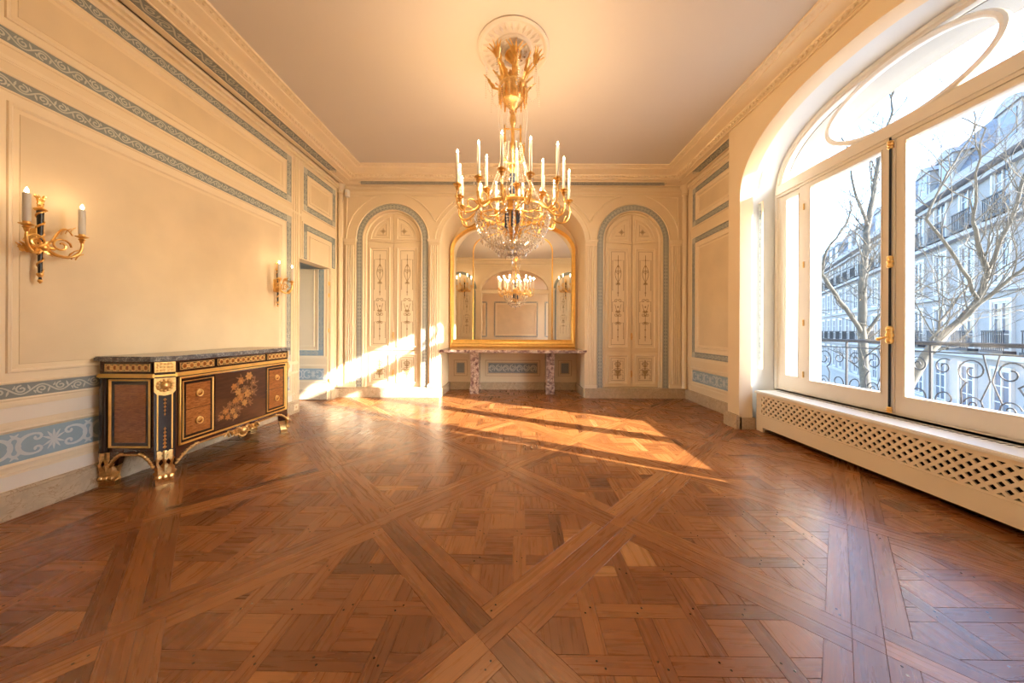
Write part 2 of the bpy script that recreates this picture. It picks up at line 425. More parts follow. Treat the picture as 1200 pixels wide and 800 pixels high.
def plank_mesh(items, name):
    vs_, fs, uvs, tones = [], [], [], []
    for poly, g, tone in items:
        p = inset(poly, 0.0006)
        if len(p) < 3: continue
        t_ = inset(p, 0.0006)
        if len(t_) != len(p): t_ = p
        k = len(p); o = len(vs_)
        vs_ += [(x, y, -0.008) for x, y in p] + [(x, y, -0.0005) for x, y in p] + [(x, y, 0.0) for x, y in t_]
        rnd = random.Random(int(poly[0][0] * 9999) ^ int(poly[0][1] * 7777)); ou, ov = rnd.uniform(0, 50), rnd.uniform(0, 50)
        gu = lambda q: (ou + q[0] * cos(g) + q[1] * sin(g), ov - q[0] * sin(g) + q[1] * cos(g))
        f_ = [tuple(o + 2 * k + q for q in range(k))]
        for b0 in (0, k):
            f_ += [(o + b0 + q, o + b0 + (q + 1) % k, o + b0 + k + (q + 1) % k, o + b0 + k + q) for q in range(k)]
        for f in f_:
            fs.append(f); tones.append(tone); uvs += [gu(vs_[q]) for q in f]
    me = bpy.data.meshes.new(name); me.from_pydata(vs_, [], fs)
    ul = me.uv_layers.new(name='grain'); ul.data.foreach_set('uv', [c for q in uvs for c in q])
    at = me.attributes.new('tone', 'FLOAT', 'FACE'); at.data.foreach_set('value', tones)
    return me
def screen(x, y): return (606 + x / y * F, 387 + H / y * F)
def seen(poly):
    if min(y for x, y in poly) < 0.6: return 0
    q = [screen(x, y) for x, y in poly]
    for nx, ny, c in ((1, 0, 1200), (-1, 0, 0), (0, 1, 800), (0, -1, 0)):
        q = clip(q, nx, ny, c)
        if len(q) < 3: return 0
    return abs(area(q))
order = sorted(range(len(pieces)), key=lambda i: -seen(pieces[i][0]))
for i in order[:300]: link('plank', plank_mesh([pieces[i]], 'plank'), 'oak', floor)
link('planks_beyond', plank_mesh([pieces[i] for i in order[300:]], 'planks_beyond'), 'oak', floor, 'stuff')
mb = MB()
for x, y in pegs:
    if -3.2 < x < 3.0 and 0.4 < y < 5.7: mb.prism([(x + 0.0045 * cos(PI * q / 3), y + 0.0045 * sin(PI * q / 3)) for q in range(6)], -0.004, 0.0004)
mb.build('peg', 'ebony', floor, 'stuff')

# ---- ceiling with plaster rosette
mb = MB(); mb.box((XL - 0.2, YR - 0.35, ZC), (3.7, 6.5, ZC + 0.15)); ceiling = struct(mb, 'ceiling', 'ceil')
RX, RY = -0.05, 3.04
mb = MB(); mb.lathe([(0.345, 0.0), (0.345, -0.012), (0.325, -0.022), (0.300, -0.014), (0.295, -0.008), (0.19, -0.008), (0.185, -0.018), (0.165, -0.026), (0.15, -0.014), (0.10, -0.012), (0.09, -0.03), (0.001, -0.034)], (RX, RY, ZC), 64)
ros = mb.build('rosette', 'plaster', ceiling, smooth=35)
mb = MB()
for k in range(28):
    a = 2 * PI * k / 28; d = Vector((cos(a), sin(a), 0)); s_ = Vector((-sin(a), cos(a), 0)); c = Vector((RX, RY, ZC - 0.008))
    pts = [c + d * 0.195, c + d * 0.24 + s_ * 0.020, c + d * 0.285 + s_ * 0.012, c + d * 0.293, c + d * 0.285 - s_ * 0.012, c + d * 0.24 - s_ * 0.020]
    top = c + d * 0.25 - Vector((0, 0, 0.014))
    mb.add(pts + [top], [(q, (q + 1) % 6, 6) for q in range(6)])
for k in range(14):
    a = 2 * PI * k / 14; mb.ball((RX + 0.128 * cos(a), RY + 0.128 * sin(a), ZC - 0.014), 0.014, 5)
mb.build('rosette_leaf', 'plaster', ros, 'stuff')

# ---- wall helper: framed panel with painted blue band
def scroll_frame(mb, P, u0, u1, v0, v1, bw, h):
    c = bw / 2
    for a, b_ in (((u0 + bw, v0 + c), (u1 - bw, v0 + c)), ((u1 - c, v0 + bw), (u1 - c, v1 - bw)), ((u1 - bw, v1 - c), (u0 + bw, v1 - c)), ((u0 + c, v1 - bw), (u0 + c, v0 + bw))):
        n = max(2, int(math.hypot(b_[0] - a[0], b_[1] - a[1]) / 0.05))
        scroll_run(mb, P, [(a[0] + (b_[0] - a[0]) * i / n, a[1] + (b_[1] - a[1]) * i / n) for i in range(n + 1)], bw, h)
def c_scrolls(mb, P, u0, u1, v0, v1, h):
    wd = v1 - v0; c = (v0 + v1) / 2; n = max(1, round((u1 - u0) / (wd * 1.9))); L_ = (u1 - u0) / n
    for k in range(n):
        m_ = u0 + (k + 0.5) * L_
        for sg in (-1, 1):
            ox = m_ + sg * L_ * 0.27; r = wd * 0.34
            arc = [(ox + sg * r * cos(R(a_)), c + r * sin(R(a_))) for a_ in range(-105, 106, 15)]
            for vs_ in (1, -1):
                e = arc[-1] if vs_ > 0 else arc[0]; q = wd * 0.13
                mb.ribbon(P, [(e[0] - sg * q * sin(t_ * 0.62) * (1 - t_ / 12), e[1] - vs_ * q * (1 - cos(t_ * 0.62) * (1 - t_ / 12))) for t_ in range(10)], wd * 0.075, h)
                mb.ribbon(P, [(ox + sg * r * 0.75, c + vs_ * r * 0.62), (ox + sg * r * 1.25, c + vs_ * wd * 0.33), (ox + sg * r * 1.5, c + vs_ * wd * 0.43)], [wd * 0.05, wd * 0.10, wd * 0.02], h)
            mb.ribbon(P, arc, [wd * (0.06 + 0.06 * sin(PI * i / 14)) for i in range(15)], h)
            mb.ribbon(P, [(m_ + sg * L_ * 0.46, c - wd * 0.3), (m_ + sg * L_ * 0.43, c), (m_ + sg * L_ * 0.46, c + wd * 0.3)], wd * 0.06, h)
        for vs_ in (1, -1):
            for q in (-1.1, -0.55, 0, 0.55, 1.1):
                mb.ribbon(P, [(m_, c - vs_ * wd * 0.04), (m_ + wd * 0.16 * sin(q), c + vs_ * wd * 0.20 * cos(q)), (m_ + wd * 0.30 * sin(q), c + vs_ * wd * 0.36 * cos(q))], [wd * 0.02, wd * 0.075, wd * 0.015], h)
def blue_panel(P, par, u0, u1, v0, v1, bw=0.088, gap=0.07, field='cream_field'):
    mb = MB(); mb.frame(P, u0, u1, v0, v1, [(-0.022, 0), (-0.020, 0.010), (-0.010, 0.016), (-0.002, 0.012), (0, 0.004)])
    mb.frame(P, u0 + bw, u1 - bw, v0 + bw, v1 - bw, [(0, 0.004), (0.004, 0.012), (0.012, 0.014), (0.018, 0.004), (gap, 0.002)])
    mb.frame(P, u0 + bw + gap, u1 - bw - gap, v0 + bw + gap, v1 - bw - gap, [(0, 0.0), (0.004, 0.012), (0.014, 0.016), (0.022, 0.010), (0.026, 0.0)])
    mo = mb.build('panel_moulding', 'trim', par, smooth=40)
    mb = MB(); mb.frame(P, u0, u1, v0, v1, [(0, 0.001), (0.0, 0.005), (bw, 0.005), (bw, 0.001)]); bd = mb.build('blue_band', 'blue', par)
    mb = MB(); scroll_frame(mb, P, u0, u1, v0, v1, bw, 0.0065); mb.build('scroll_ornament', 'scroll', bd, 'stuff', fix=False)
    for a in (u0, u1 - bw):
        for c in (v0, v1 - bw):
            mb = MB(); mb.box((a, c, 0.0), (a + bw, c + bw, 0.008), P); mb.frame(P, a + 0.012, a + bw - 0.012, c + 0.012, c + bw - 0.012, [(0, 0.008), (0.006, 0.012), (0.02, 0.010), (0.03, 0.016)]); mb.build('corner_block', 'scroll', bd)
    d = bw + gap + 0.026
    mb = MB(); mb.frame(P, u0 + d, u1 - d, v0 + d, v1 - d, [(0.028, 0.0), (0.030, 0.003), (0.032, 0.003)])
    mb.poly([P(u0 + d + 0.032, v0 + d + 0.032, 0.003), P(u1 - d - 0.032, v0 + d + 0.032, 0.003), P(u1 - d - 0.032, v1 - d - 0.032, 0.003), P(u0 + d + 0.032, v1 - d - 0.032, 0.003)])
    mb.build('panel_field', field, par)
def frieze_panel(P, par, u0, u1, v0=0.345, v1=0.536, big=True):
    mb = MB(); mb.frame(P, u0 - 0.03, u1 + 0.03, v0 - 0.03, v1 + 0.03, [(0, 0.0), (0.004, 0.014), (0.014, 0.018), (0.022, 0.010), (0.03, 0.004)]); mb.build('panel_moulding', 'trim', par, smooth=40)
    mb = MB(); mb.box((u0, v0, 0.001), (u1, v1, 0.005), P); bd = mb.build('blue_frieze', 'blue_frieze', par)
    mb = MB(); c = (v0 + v1) / 2; n = max(2, int((u1 - u0) / 0.05))
    c_scrolls(mb, P, u0, u1, v0, v1, 0.0065); mb.build('scroll_ornament', 'scroll_pale', bd, 'stuff', fix=False)
def rail(mb, P, u0, u1, v0, v1, h=0.02):
    m_ = (v0 + v1) / 2
    for a, b_, k in ((v0, v0 + (v1 - v0) * 0.3, 0.5), (v0 + (v1 - v0) * 0.3, v0 + (v1 - v0) * 0.75, 1.0), (v0 + (v1 - v0) * 0.75, v1, 0.6)):
        mb.box((u0, a, 0), (u1, b_, h * k), P)
def beads(mb, P, u0, u1, v0, v1, h=0.012):  # a thin raised strip
    mb.box((u0, v0, 0), (u1, v1, h), P)

# ---- left wall with jib door opening
D0, D1, DH = 4.62, 5.40, 2.24
mb = MB(); TH = 0.16
for a, b_, c, d in ((YR - 0.3, 0, D0, 3.9), (D1, 0, YB + 0.75, 3.9), (D0, DH, D1, 3.9)): mb.box((a, c if 0 else b_, -TH), (c, d, 0), PL)
wl = struct(mb, 'wall_left', 'cream')
blue_panel(PL, wl, 1.815, 4.455, 0.757, 2.785); blue_panel(PL, wl, 1.815, 4.455, 2.985, 3.630, gap=0.06)
blue_panel(PL, wl, 4.705, 5.53, 2.985, 3.630, gap=0.05)
frieze_panel(PL, wl, 1.66, 4.43)
mb = MB(); u0, u1 = YR, 4.60
rail(mb, PL, u0, u1, 0.700, 0.742, 0.018); rail(mb, PL, u0, u1, 0.566, 0.600, 0.016); beads(mb, PL, u0, u1, 0.268, 0.285, 0.012)
rail(mb, PL, u0, 4.66, 2.865, 2.905, 0.010)
rail(mb, PL, YR, YB, 3.690, 3.775, 0.075)
for u in (4.500, 4.545, 4.585, 4.655): beads(mb, PL, u, u + 0.014, BASE_H if u < 4.6 else 2.26, 3.68, 0.012)
beads(mb, PL, D0 - 0.012, D0 + 0.0, BASE_H, DH + 0.012, 0.014); beads(mb, PL, D0, D1, DH, DH + 0.012, 0.014); beads(mb, PL, D1, D1 + 0.012, BASE_H, DH, 0.014)
mb.build('dado_rail', 'trim', wl)
mb = MB()
for a, b_ in ((0.605, 0.697), (0.18, 0.266)): mb.box((YR, a, 0), (4.49, b_, 0.003), PL)
mb.build('dado_panel', 'pale', wl)
# the part of the door panel's band that stays on the wall above the opening
u0, u1, v1, bw = 4.705, 5.53, 2.785, 0.088
mb = MB(); mb.box((u0, v1 - bw, 0.001), (u1, v1, 0.005), PL); mb.box((u0, DH + 0.02, 0.001), (u0 + bw, v1 - bw, 0.005), PL); mb.box((u1 - bw, DH + 0.02, 0.001), (u1, v1 - bw, 0.005), PL)
bd = mb.build('blue_band', 'blue', wl)
mb = MB(); scroll_run(mb, PL, [(u0 + bw + i * 0.05, v1 - bw / 2) for i in range(14)], bw, 0.0065)
for u in (u0 + bw / 2, u1 - bw / 2): scroll_run(mb, PL, [(u, DH + 0.03 + i * 0.05) for i in range(9)], bw, 0.0065)
mb.build('scroll_ornament', 'scroll', bd, 'stuff', fix=False)
mb = MB(); d = 0.15
beads(mb, PL, u0 - 0.02, u1 + 0.02, v1, v1 + 0.02, 0.014); beads(mb, PL, u0 - 0.02, u0, DH + 0.012, v1, 0.014); beads(mb, PL, u1, u1 + 0.02, 0.2, v1, 0.014)
beads(mb, PL, u0 + d, u1 - d, v1 - d - 0.016, v1 - d, 0.012); beads(mb, PL, u0 + d, u0 + d + 0.016, DH + 0.012, v1 - d, 0.012); beads(mb, PL, u1 - d - 0.016, u1 - d, DH + 0.012, v1 - d, 0.012)
mb.build('panel_moulding', 'trim', wl)

# ---- jib door, standing open into the side room
PD = lambda u, v, h: (XL - 0.03 - u, 5.375 - h, v)
mb = MB(); mb.box((0, 0.012, -0.04), (0.76, DH - 0.012, 0), PD); jd = struct(mb, 'door_1', 'cream', 'concealed door with painted blue border, standing open')
mb = MB(); mb.box((0.06, 0.757, 0), (0.148, DH - 0.02, 0.004), PD); mb.box((0.148, 0.757, 0), (0.76, 0.845, 0.004), PD); bd = mb.build('blue_band', 'blue_frieze', jd)
mb = MB(); scroll_run(mb, PD, [(0.104, 0.85 + i * 0.05) for i in range(28)], 0.088, 0.0055); scroll_run(mb, PD, [(0.15 + i * 0.05, 0.801) for i in range(13)], 0.088, 0.0055); mb.build('scroll_ornament', 'scroll', bd, 'stuff', fix=False)
mb = MB(); mb.box((0.06, 0.345, 0), (0.76, 0.536, 0.004), PD); bd = mb.build('blue_frieze', 'blue_frieze', jd)
mb = MB(); c_scrolls(mb, PD, 0.06, 0.76, 0.345, 0.536, 0.0055); mb.build('scroll_ornament', 'scroll_pale', bd, 'stuff', fix=False)
mb = MB(); rail(mb, PD, 0, 0.76, 0.70, 0.742, 0.016); rail(mb, PD, 0, 0.76, 0.566, 0.60, 0.014); beads(mb, PD, 0, 0.76, 0.30, 0.32, 0.012)
beads(mb, PD, 0.15, 0.76, 0.845, 0.86, 0.012); beads(mb, PD, 0.15, 0.165, 0.86, DH - 0.02, 0.012); beads(mb, PD, 0.22, 0.76, 0.91, 0.925, 0.012); beads(mb, PD, 0.22, 0.235, 0.925, DH - 0.02, 0.012); beads(mb, PD, 0.04, 0.058, 0.75, DH - 0.02, 0.012)
mb.build('panel_moulding', 'trim', jd)
mb = MB(); mb.box((0, 0.012, 0), (0.76, BASE_H, 0.012), PD); mb.build('kick_plate', 'marble_base', jd)
for z in (0.3, 1.15, 1.75, 1.95):
    mb = MB(); mb.lathe([(0.009, 0), (0.012, 0.01), (0.012, 0.06), (0.009, 0.07)], (XL - 0.012, 5.388, z), 8); mb.build('hinge', 'gilt', jd, smooth=40)

# ---- back wall: two arched cupboards and the mirror recess
DOORS = (AX - 2.16, AX + 2.16); DHALF, SPR = 0.52, 2.82
mid_arch = (AX, 1.297, 0.0, 2.79, 0.87)
ops = [arch(DOORS[0], DHALF, BASE_H, SPR, DHALF), arch(*mid_arch, seg=40), arch(DOORS[1], DHALF, BASE_H, SPR, DHALF)]
mb = MB(); face_with_openings(mb, PB, XL, XR, 0, 3.9, ops)
for c in DOORS:
    a = arch(c, DHALF, BASE_H, SPR, DHALF); mb.rings([[PB(u, v, 0) for u, v in a], [PB(u, v, -0.09) for u, v in a]], True)
    mb.box((c - DHALF - 0.02, BASE_H - 0.02, -0.12), (c + DHALF + 0.02, SPR + DHALF + 0.02, -0.09), PB)
RD = -0.75
a = arch(*mid_arch, seg=40); mb.rings([[PB(u, v, 0) for u, v in a], [PB(u, v, RD) for u, v in a]], False)
mb.box((AX - 1.4, 0, RD - 0.1), (AX + 1.4, 3.9, RD), PB)
wb = struct(mb, 'wall_back', 'cream', smooth=30)
# archivolts, spandrel mouldings, blue arch bands
for c in DOORS:
    mb = MB(); arch_ring(mb, PB, (c, 0.640, BASE_H, SPR, 0.640), [(0, 0.001), (0, 0.006), (0.105, 0.006), (0.105, 0.001)]); bd = mb.build('blue_band', 'blue', wb)
    mb = MB(); pa = Path(arch(c, 0.640, BASE_H, SPR, 0.640, d=0.0525)); n = int(pa.L / 0.062)
    for k in range(n):                      # small painted guilloche
        s0 = (k + 0.5) * pa.L / n
        for sg in (-1, 1): mb.ribbon(PB, [pa.at(s0 + 0.028 * cos(q * PI / 4), sg * 0.016 + 0.028 * sin(q * PI / 4)) for q in range(9)], 0.010, 0.0075)
    mb.build('scroll_ornament', 'scroll', bd, 'stuff', fix=False)
    mb = MB(); arch_ring(mb, PB, (c, 0.664, SPR, SPR, 0.664), [(0, 0), (0.002, 0.016), (0.012, 0.022), (0.022, 0.012), (0.024, 0)])
    arch_ring(mb, PB, (c, 0.535, BASE_H, SPR, 0.535), [(-0.004, 0), (0, 0.014), (0.012, 0.016), (0.015, -0.02)]); mb.build('archivolt', 'trim', wb, smooth=40)
    for sg in (-1, 1):                      # spandrel panels
        top = 3.606; r = 0.815; outer_ = (sg < 0) == (c < 0)
        ut = math.sqrt(r * r - (top - SPR) ** 2)
        if outer_:
            lim = abs((XL + 0.13 if c < 0 else XR - 0.13) - c)
        else:
            ce = lambda u: 2.79 + 1.03 * math.sqrt(max(0, 1 - ((c + sg * u - AX) / 1.46) ** 2))
            lim = abs(AX - c) - 1.46 * math.sqrt(1 - ((top - 2.79) / 1.03) ** 2)
        low = []
        for i in range(25):
            u = ut + (lim - ut) * i / 24; v = SPR + math.sqrt(max(0, r * r - u * u))
            if not outer_: v = max(v, ce(u))
            low.append((u, min(v, top)))
        tri = [(c + sg * u, v) for u, v in low] + ([(c + sg * lim, top)] if outer_ else [])
        if area(tri) < 0: tri.reverse()
        def off(d):
            k_ = len(tri); out = []
            for i in range(k_):
                p, q, w_ = tri[i - 1], tri[i], tri[(i + 1) % k_]
                a1 = Vector((q[0] - p[0], q[1] - p[1])); a2 = Vector((w_[0] - q[0], w_[1] - q[1]))
                n1 = Vector((-a1.y, a1.x)).normalized(); n2 = Vector((-a2.y, a2.x)).normalized(); bi = n1 + n2
                bi = bi * (d / max(0.35, bi.dot(n1))) if bi.length > 1e-6 else n1 * d
                out.append((q[0] + bi.x, q[1] + bi.y))
            return out
        mb = MB(); mb.rings([[PB(u, v, h) for u, v in off(d)] for d, h in ((0.0, 0), (0.002, 0.014), (0.012, 0.018), (0.022, 0.008), (0.026, -0.0))]); mb.build('spandrel_moulding', 'trim', wb)
mb = MB(); arch_ring(mb, PB, mid_arch, [(-0.12, 0), (-0.115, 0.016), (-0.09, 0.020), (-0.08, 0.006), (-0.02, 0.006), (-0.015, 0.018), (0.0, 0.018), (0.006, -0.03)], seg=40); mb.build('archivolt', 'trim', wb, smooth=40)
mb = MB(); beads(mb, PB, XL, XR, 3.650, 3.670, 0.016); rail(mb, PB, XL, XR, 3.705, 3.775, 0.04); mb.build('picture_rail', 'trim', wb)
# fluted pilasters with impost caps
def pilaster(P, u0, u1, par, z0=BASE_H, z1=2.755, h=0.035):
    mb = MB(); mb.box((u0, z0, 0), (u1, z1, h), P)
    pil = mb.build('pilaster', 'cream', par); n = 4; e = 0.020; pw = (u1 - u0 - 2 * e) / n
    mb = MB()
    for k in range(n):
        a = u0 + e + k * pw + 0.006; b_ = u0 + e + (k + 1) * pw - 0.006
        mb.prism([(a, 0.0), (a, 0.014), (a + 0.006, 0.020), (b_ - 0.006, 0.020), (b_, 0.014), (b_, 0.0)], z0 + 0.08, z1 - 0.05, lambda x, y, z: P(x, z, h + y))
    mb.build('fluting', 'trim', pil)
    mb = MB()
    for a, b_, k in ((z1 - 0.035, z1 - 0.02, 0.008), (z1, z1 + 0.022, 0.012), (z1 + 0.022, z1 + 0.045, 0.026), (z1 + 0.045, z1 + 0.062, 0.036)): mb.box((u0 - k * 0.7, a, 0), (u1 + k * 0.7, b_, h + k), P)
    mb.box((u0 - 0.012, z0, 0), (u1 + 0.012, z0 + 0.05, h + 0.012), P); mb.build('impost', 'trim', pil)
for u0, u1 in ((-3.085, -2.895), (-1.585, -1.395), (1.225, 1.415), (2.735, 2.925)): pilaster(PB, u0, u1, wb)
# corner colonnettes
for x in (XL + 0.05, XR - 0.045):
    mb = MB(); mb.lathe([(0.055, 0.18), (0.055, 0.22), (0.045, 0.24), (0.042, 3.60), (0.055, 3.61), (0.055, 3.63), (0.045, 3.64), (0.06, 3.70), (0.085, 3.74), (0.085, 3.775)], (x, YB - 0.05, 0), 14); mb.build('corner_colonnette', 'cream', wb, smooth=40)
    mb = MB()
    for k in range(8): leaf(mb, (x + 0.045 * cos(k * PI / 4), YB - 0.05 + 0.045 * sin(k * PI / 4), 3.645), (cos(k * PI / 4), sin(k * PI / 4), 0), (0, 0, 1), 0.12, 0.05, 1.2, 6)
    mb.build('capital_leaf', 'trim', wb, 'stuff', fix=False)

# ---- arched cupboard doors (panelled, painted with grotesque ornament)
def orn_line(mb, P, pts, wd=0.006, h=0.0): mb.ribbon(P, pts, wd, h)
def candelabra(mb, P, cx, z0, z1, wd, h):
    """grotesque: stem, lozenges, S-scrolls, palmettes and squared boxes"""
    L_ = z1 - z0; q = wd / 2
    def sp(x, z, r, sg, up=1, turns=1.3):
        mb.ribbon(P, [(x + sg * r * (1 - cos(2 * PI * turns * i / 14) * (1 - i / 16)), z + up * r * sin(2 * PI * turns * i / 14) * (1 - i / 16)) for i in range(15)], 0.009, h)
    def loz(x, z, r): mb.poly([P(x + r, z, h), P(x, z + 1.5 * r, h), P(x - r, z, h), P(x, z - 1.5 * r, h)])
    def boxl(z, bh, ww):
        for sg in (-1, 1): mb.ribbon(P, [(cx + sg * ww * 0.25, z + bh), (cx + sg * ww, z + bh), (cx + sg * ww, z)], 0.009, h); loz(cx + sg * ww, z - 0.012, 0.009); loz(cx + sg * ww, z + bh * 0.6, 0.007)
    orn_line(mb, P, [(cx, z0 + 0.02), (cx, z0 + 0.30 * L_)], 0.011, h); orn_line(mb, P, [(cx, z0 + 0.52 * L_), (cx, z1 - 0.02)], 0.011, h)
    for k in (0.06, 0.14, 0.22, 0.30, 0.40, 0.56, 0.67, 0.78, 0.86, 0.93): loz(cx, z0 + k * L_, 0.024 if k in (0.22, 0.67) else 0.016)
    boxl(z0 + 0.05 * L_, 0.17 * L_, q); boxl(z0 + 0.36 * L_, 0.10 * L_, q); boxl(z0 + 0.60 * L_, 0.33 * L_, q)
    for sg in (-1, 1):
        for k, r in ((0.21, 0.030), (0.31, 0.035), (0.345, 0.022), (0.47, 0.035), (0.66, 0.022), (0.80, 0.028)):
            sp(cx, z0 + k * L_, r, sg, 1 if k != 0.31 else -1)
        mb.ribbon(P, [(cx + sg * 0.055 * sin(PI * i / 10), z0 + L_ * (0.68 + 0.20 * i / 10)) for i in range(11)], 0.009, h)
        mb.ribbon(P, [(cx + sg * (0.012 + 0.045 * (i / 8) ** 1.5), z0 + L_ * (0.30 + 0.13 * i / 8)) for i in range(9)], 0.009, h)
        for k in range(3): mb.ribbon(P, [(cx, z0 + 0.33 * L_), (cx + sg * 0.016 * (k + 1), z0 + L_ * 0.33 + 0.05 - 0.012 * k)], [0.004, 0.014], h)
def arched_door(name, c, label):
    y = YB + 0.085
    P = lambda u, v, h: (u, y - h, v)
    mb = MB(); mb.prism(arch(c, DHALF - 0.004, BASE_H + 0.004, SPR, DHALF - 0.004), -0.004, 0.004, P); dr = struct(mb, name, 'cream', label)
    mb = MB(); arch_ring(mb, P, (c, DHALF - 0.004, BASE_H, SPR, DHALF - 0.004), [(0, 0.0), (0, 0.045), (0.018, 0.05), (0.030, 0.040), (0.034, 0.02)]); mb.build('door_frame', 'trim', dr, smooth=40)
    for sg in (-1, 1):
        u0, u1 = (c - 0.480, c - 0.006) if sg < 0 else (c + 0.006, c + 0.480)
        ua, ub = u0 + (0.045 if sg < 0 else 0.055), u1 - (0.055 if sg < 0 else 0.045); um = (ua + ub) / 2
        for z0, z1, nm in ((BASE_H + 0.012, 0.815, 'lower_leaf'), (0.835, 2.748, 'upper_leaf')):
            mb = MB(); mb.box((u0, z0, 0.002), (u1, z1, 0.028), P); lf = mb.build(nm, 'cream', dr)
            a, b_ = z0 + 0.05, z1 - 0.05
            mb = MB(); mb.frame(P, ua, ub, a, b_, [(0, 0.028), (0.003, 0.042), (0.014, 0.046), (0.024, 0.036), (0.030, 0.026), (0.045, 0.024), (0.047, 0.031), (0.056, 0.031), (0.06, 0.026)])
            mb.poly([P(ua + 0.06, a + 0.06, 0.0285), P(ub - 0.06, a + 0.06, 0.0285), P(ub - 0.06, b_ - 0.06, 0.0285), P(ua + 0.06, b_ - 0.06, 0.0285)]); mb.build('panel', 'trim', lf, smooth=40)
            mb = MB(); mb.frame(P, ua + 0.062, ub - 0.062, a + 0.062, b_ - 0.062, [(0, 0.0293), (0.007, 0.0293)])
            if nm == 'upper_leaf': candelabra(mb, P, um, a + 0.11, b_ - 0.11, 0.20, 0.0300)
            else: candelabra(mb, P, um, a + 0.09, b_ - 0.09, 0.19, 0.0300)
            mb.build('painted_ornament', 'ornament', lf, 'stuff', fix=False)
        # quarter-round lunette leaf
        def quarter(r, e, z):
            pts = [(c + sg * e, z)]
            for i in range(13):
                a_ = PI / 2 * i / 12; x = r * cos(a_); zz = SPR + r * sin(a_)
                if x >= e and zz >= z: pts.append((c + sg * x, zz))
            pts.append((c + sg * e, SPR + math.sqrt(r * r - e * e))); return pts
        mb = MB(); mb.prism(quarter(0.480, 0.006, 2.768), 0.002, 0.028, P); lf = mb.build('lunette_leaf', 'cream', dr)
        r0 = [(0.425, 0.055, 2.825, 0.028), (0.420, 0.060, 2.830, 0.043), (0.408, 0.070, 2.842, 0.044), (0.398, 0.080, 2.852, 0.028), (0.36, 0.10, 2.88, 0.027), (0.355, 0.105, 2.885, 0.033), (0.34, 0.12, 2.90, 0.0275)]
        def quarter2(r, e, z, k=12):
            a0 = math.asin(min(1, max(0, (z - SPR) / r))); a1 = math.acos(e / r)
            return [(c + sg * e, z)] + [(c + sg * r * cos(a0 + (a1 - a0) * i / k), SPR + r * sin(a0 + (a1 - a0) * i / k)) for i in range(k + 1)]
        mb = MB(); rs = [[P(u, v, h) for u, v in quarter2(r, e, z)] for r, e, z, h in r0]; mb.rings(rs); mb.poly(rs[-1]); mb.build('panel', 'trim', lf, smooth=40)
        mb = MB()
        mb.ribbon(P, [(c + sg * 0.135, 3.115), (c + sg * 0.135, 2.915), (c + sg * 0.30, 2.915)], 0.006, 0.031)
        o_ = (c + sg * 0.19, 2.985)
        for k in range(8):
            a_ = k * PI / 4; l = 0.062 if k % 2 == 0 else 0.036
            mb.ribbon(P, [o_, (o_[0] + l * 0.6 * cos(a_), o_[1] + l * 0.6 * sin(a_)), (o_[0] + l * cos(a_), o_[1] + l * sin(a_))], [0.004, 0.013, 0.002], 0.0315)
        mb.ribbon(P, [(o_[0] + 0.03 * cos(PI * q / 6), o_[1] + 0.03 * sin(PI * q / 6)) for q in range(13)], 0.005, 0.031); mb.build('painted_ornament', 'ornament', lf, 'stuff', fix=False)
    for z in (1.10, 0.42):
        mb = MB(); mb.box((c - 0.014, z - 0.06, 0.028), (c + 0.014, z + 0.06, 0.034), P); mb.tube([P(c, z - 0.04, 0.034), P(c, z - 0.03, 0.065), P(c, z + 0.03, 0.065), P(c, z + 0.04, 0.034)], [0.006, 0.009, 0.009, 0.006], 8)
        for q in (-0.05, 0.05): mb.ball(P(c, z + q, 0.036), 0.011, 6)
        mb.build('handle', 'bronze_gilt', dr, smooth=50)
arched_door('door_2', DOORS[0], 'arched cupboard door beside the side passage')
arched_door('door_3', DOORS[1], 'arched cupboard door near the window bay')

# ---- right wall stretch between back corner and window bay
mb = MB(); mb.box((4.10, 0, -0.3), (YB + 0.1, 3.9, 0), PR); mb.box((YR - 0.3, 0, -0.3), (1.25, 3.9, 0), PR); wr = struct(mb, 'wall_right', 'cream')
blue_panel(PR, wr, 3.9, 5.44, 0.757, 2.785); blue_panel(PR, wr, 3.9, 5.44, 2.985, 3.630, gap=0.06)
frieze_panel(PR, wr, 4.10, 5.42)
mb = MB(); rail(mb, PR, 4.12, 5.6, 0.70, 0.742, 0.018); rail(mb, PR, 4.12, 5.6, 0.566, 0.60, 0.016); beads(mb, PR, 4.12, 5.6, 0.268, 0.285, 0.012); rail(mb, PR, 4.12, YB, 3.69, 3.775, 0.04)
beads(mb, PR, 5.49, 5.505, BASE_H, 3.68); beads(mb, PR, 5.53, 5.55, BASE_H, 3.68); mb.build('dado_rail', 'trim', wr)

# ---- window bay wall
BAY0, BAY1 = 1.25, 4.10; bay = (BC, 1.175, 0.0, 2.85, 0.735)
mb = MB(); face_with_openings(mb, PW, BAY0, BAY1, 0, 3.9, [arch(*bay, n=2.2, seg=40)])
for y in (BAY0, BAY1): mb.poly([(XBAY, y, 0), (XR, y, 0), (XR, y, 3.9), (XBAY, y, 3.9)])
wbay = struct(mb, 'wall_window', 'cream', smooth=30)
mb = MB(); arch_ring(mb, PW, bay, [(-0.016, 0.0), (-0.014, 0.008), (-0.004, 0.010), (0.0, 0.0), (0.0, -0.15)], n=2.2, seg=40); mb.build('reveal_moulding', 'cream', wbay, smooth=40)
rv = (BC, 1.245, 0.0, 2.82, 0.815)
A0 = arch(*bay, n=2.2, seg=40); A1 = arch(*rv, n=2.5, seg=40)
mb = MB(); mb.rings([[(x, u, v) for u, v in A] for A, x in ((A0, 2.89), (A1, 2.90), (A1, 3.24))], False); mb.build('reveal', 'reveal', wbay, smooth=40)
mb = MB(); rv2 = (BC, 1.175, 0.40, 2.82, 0.745); A2 = arch(*rv2, n=2.5, seg=40)     # outer masonry
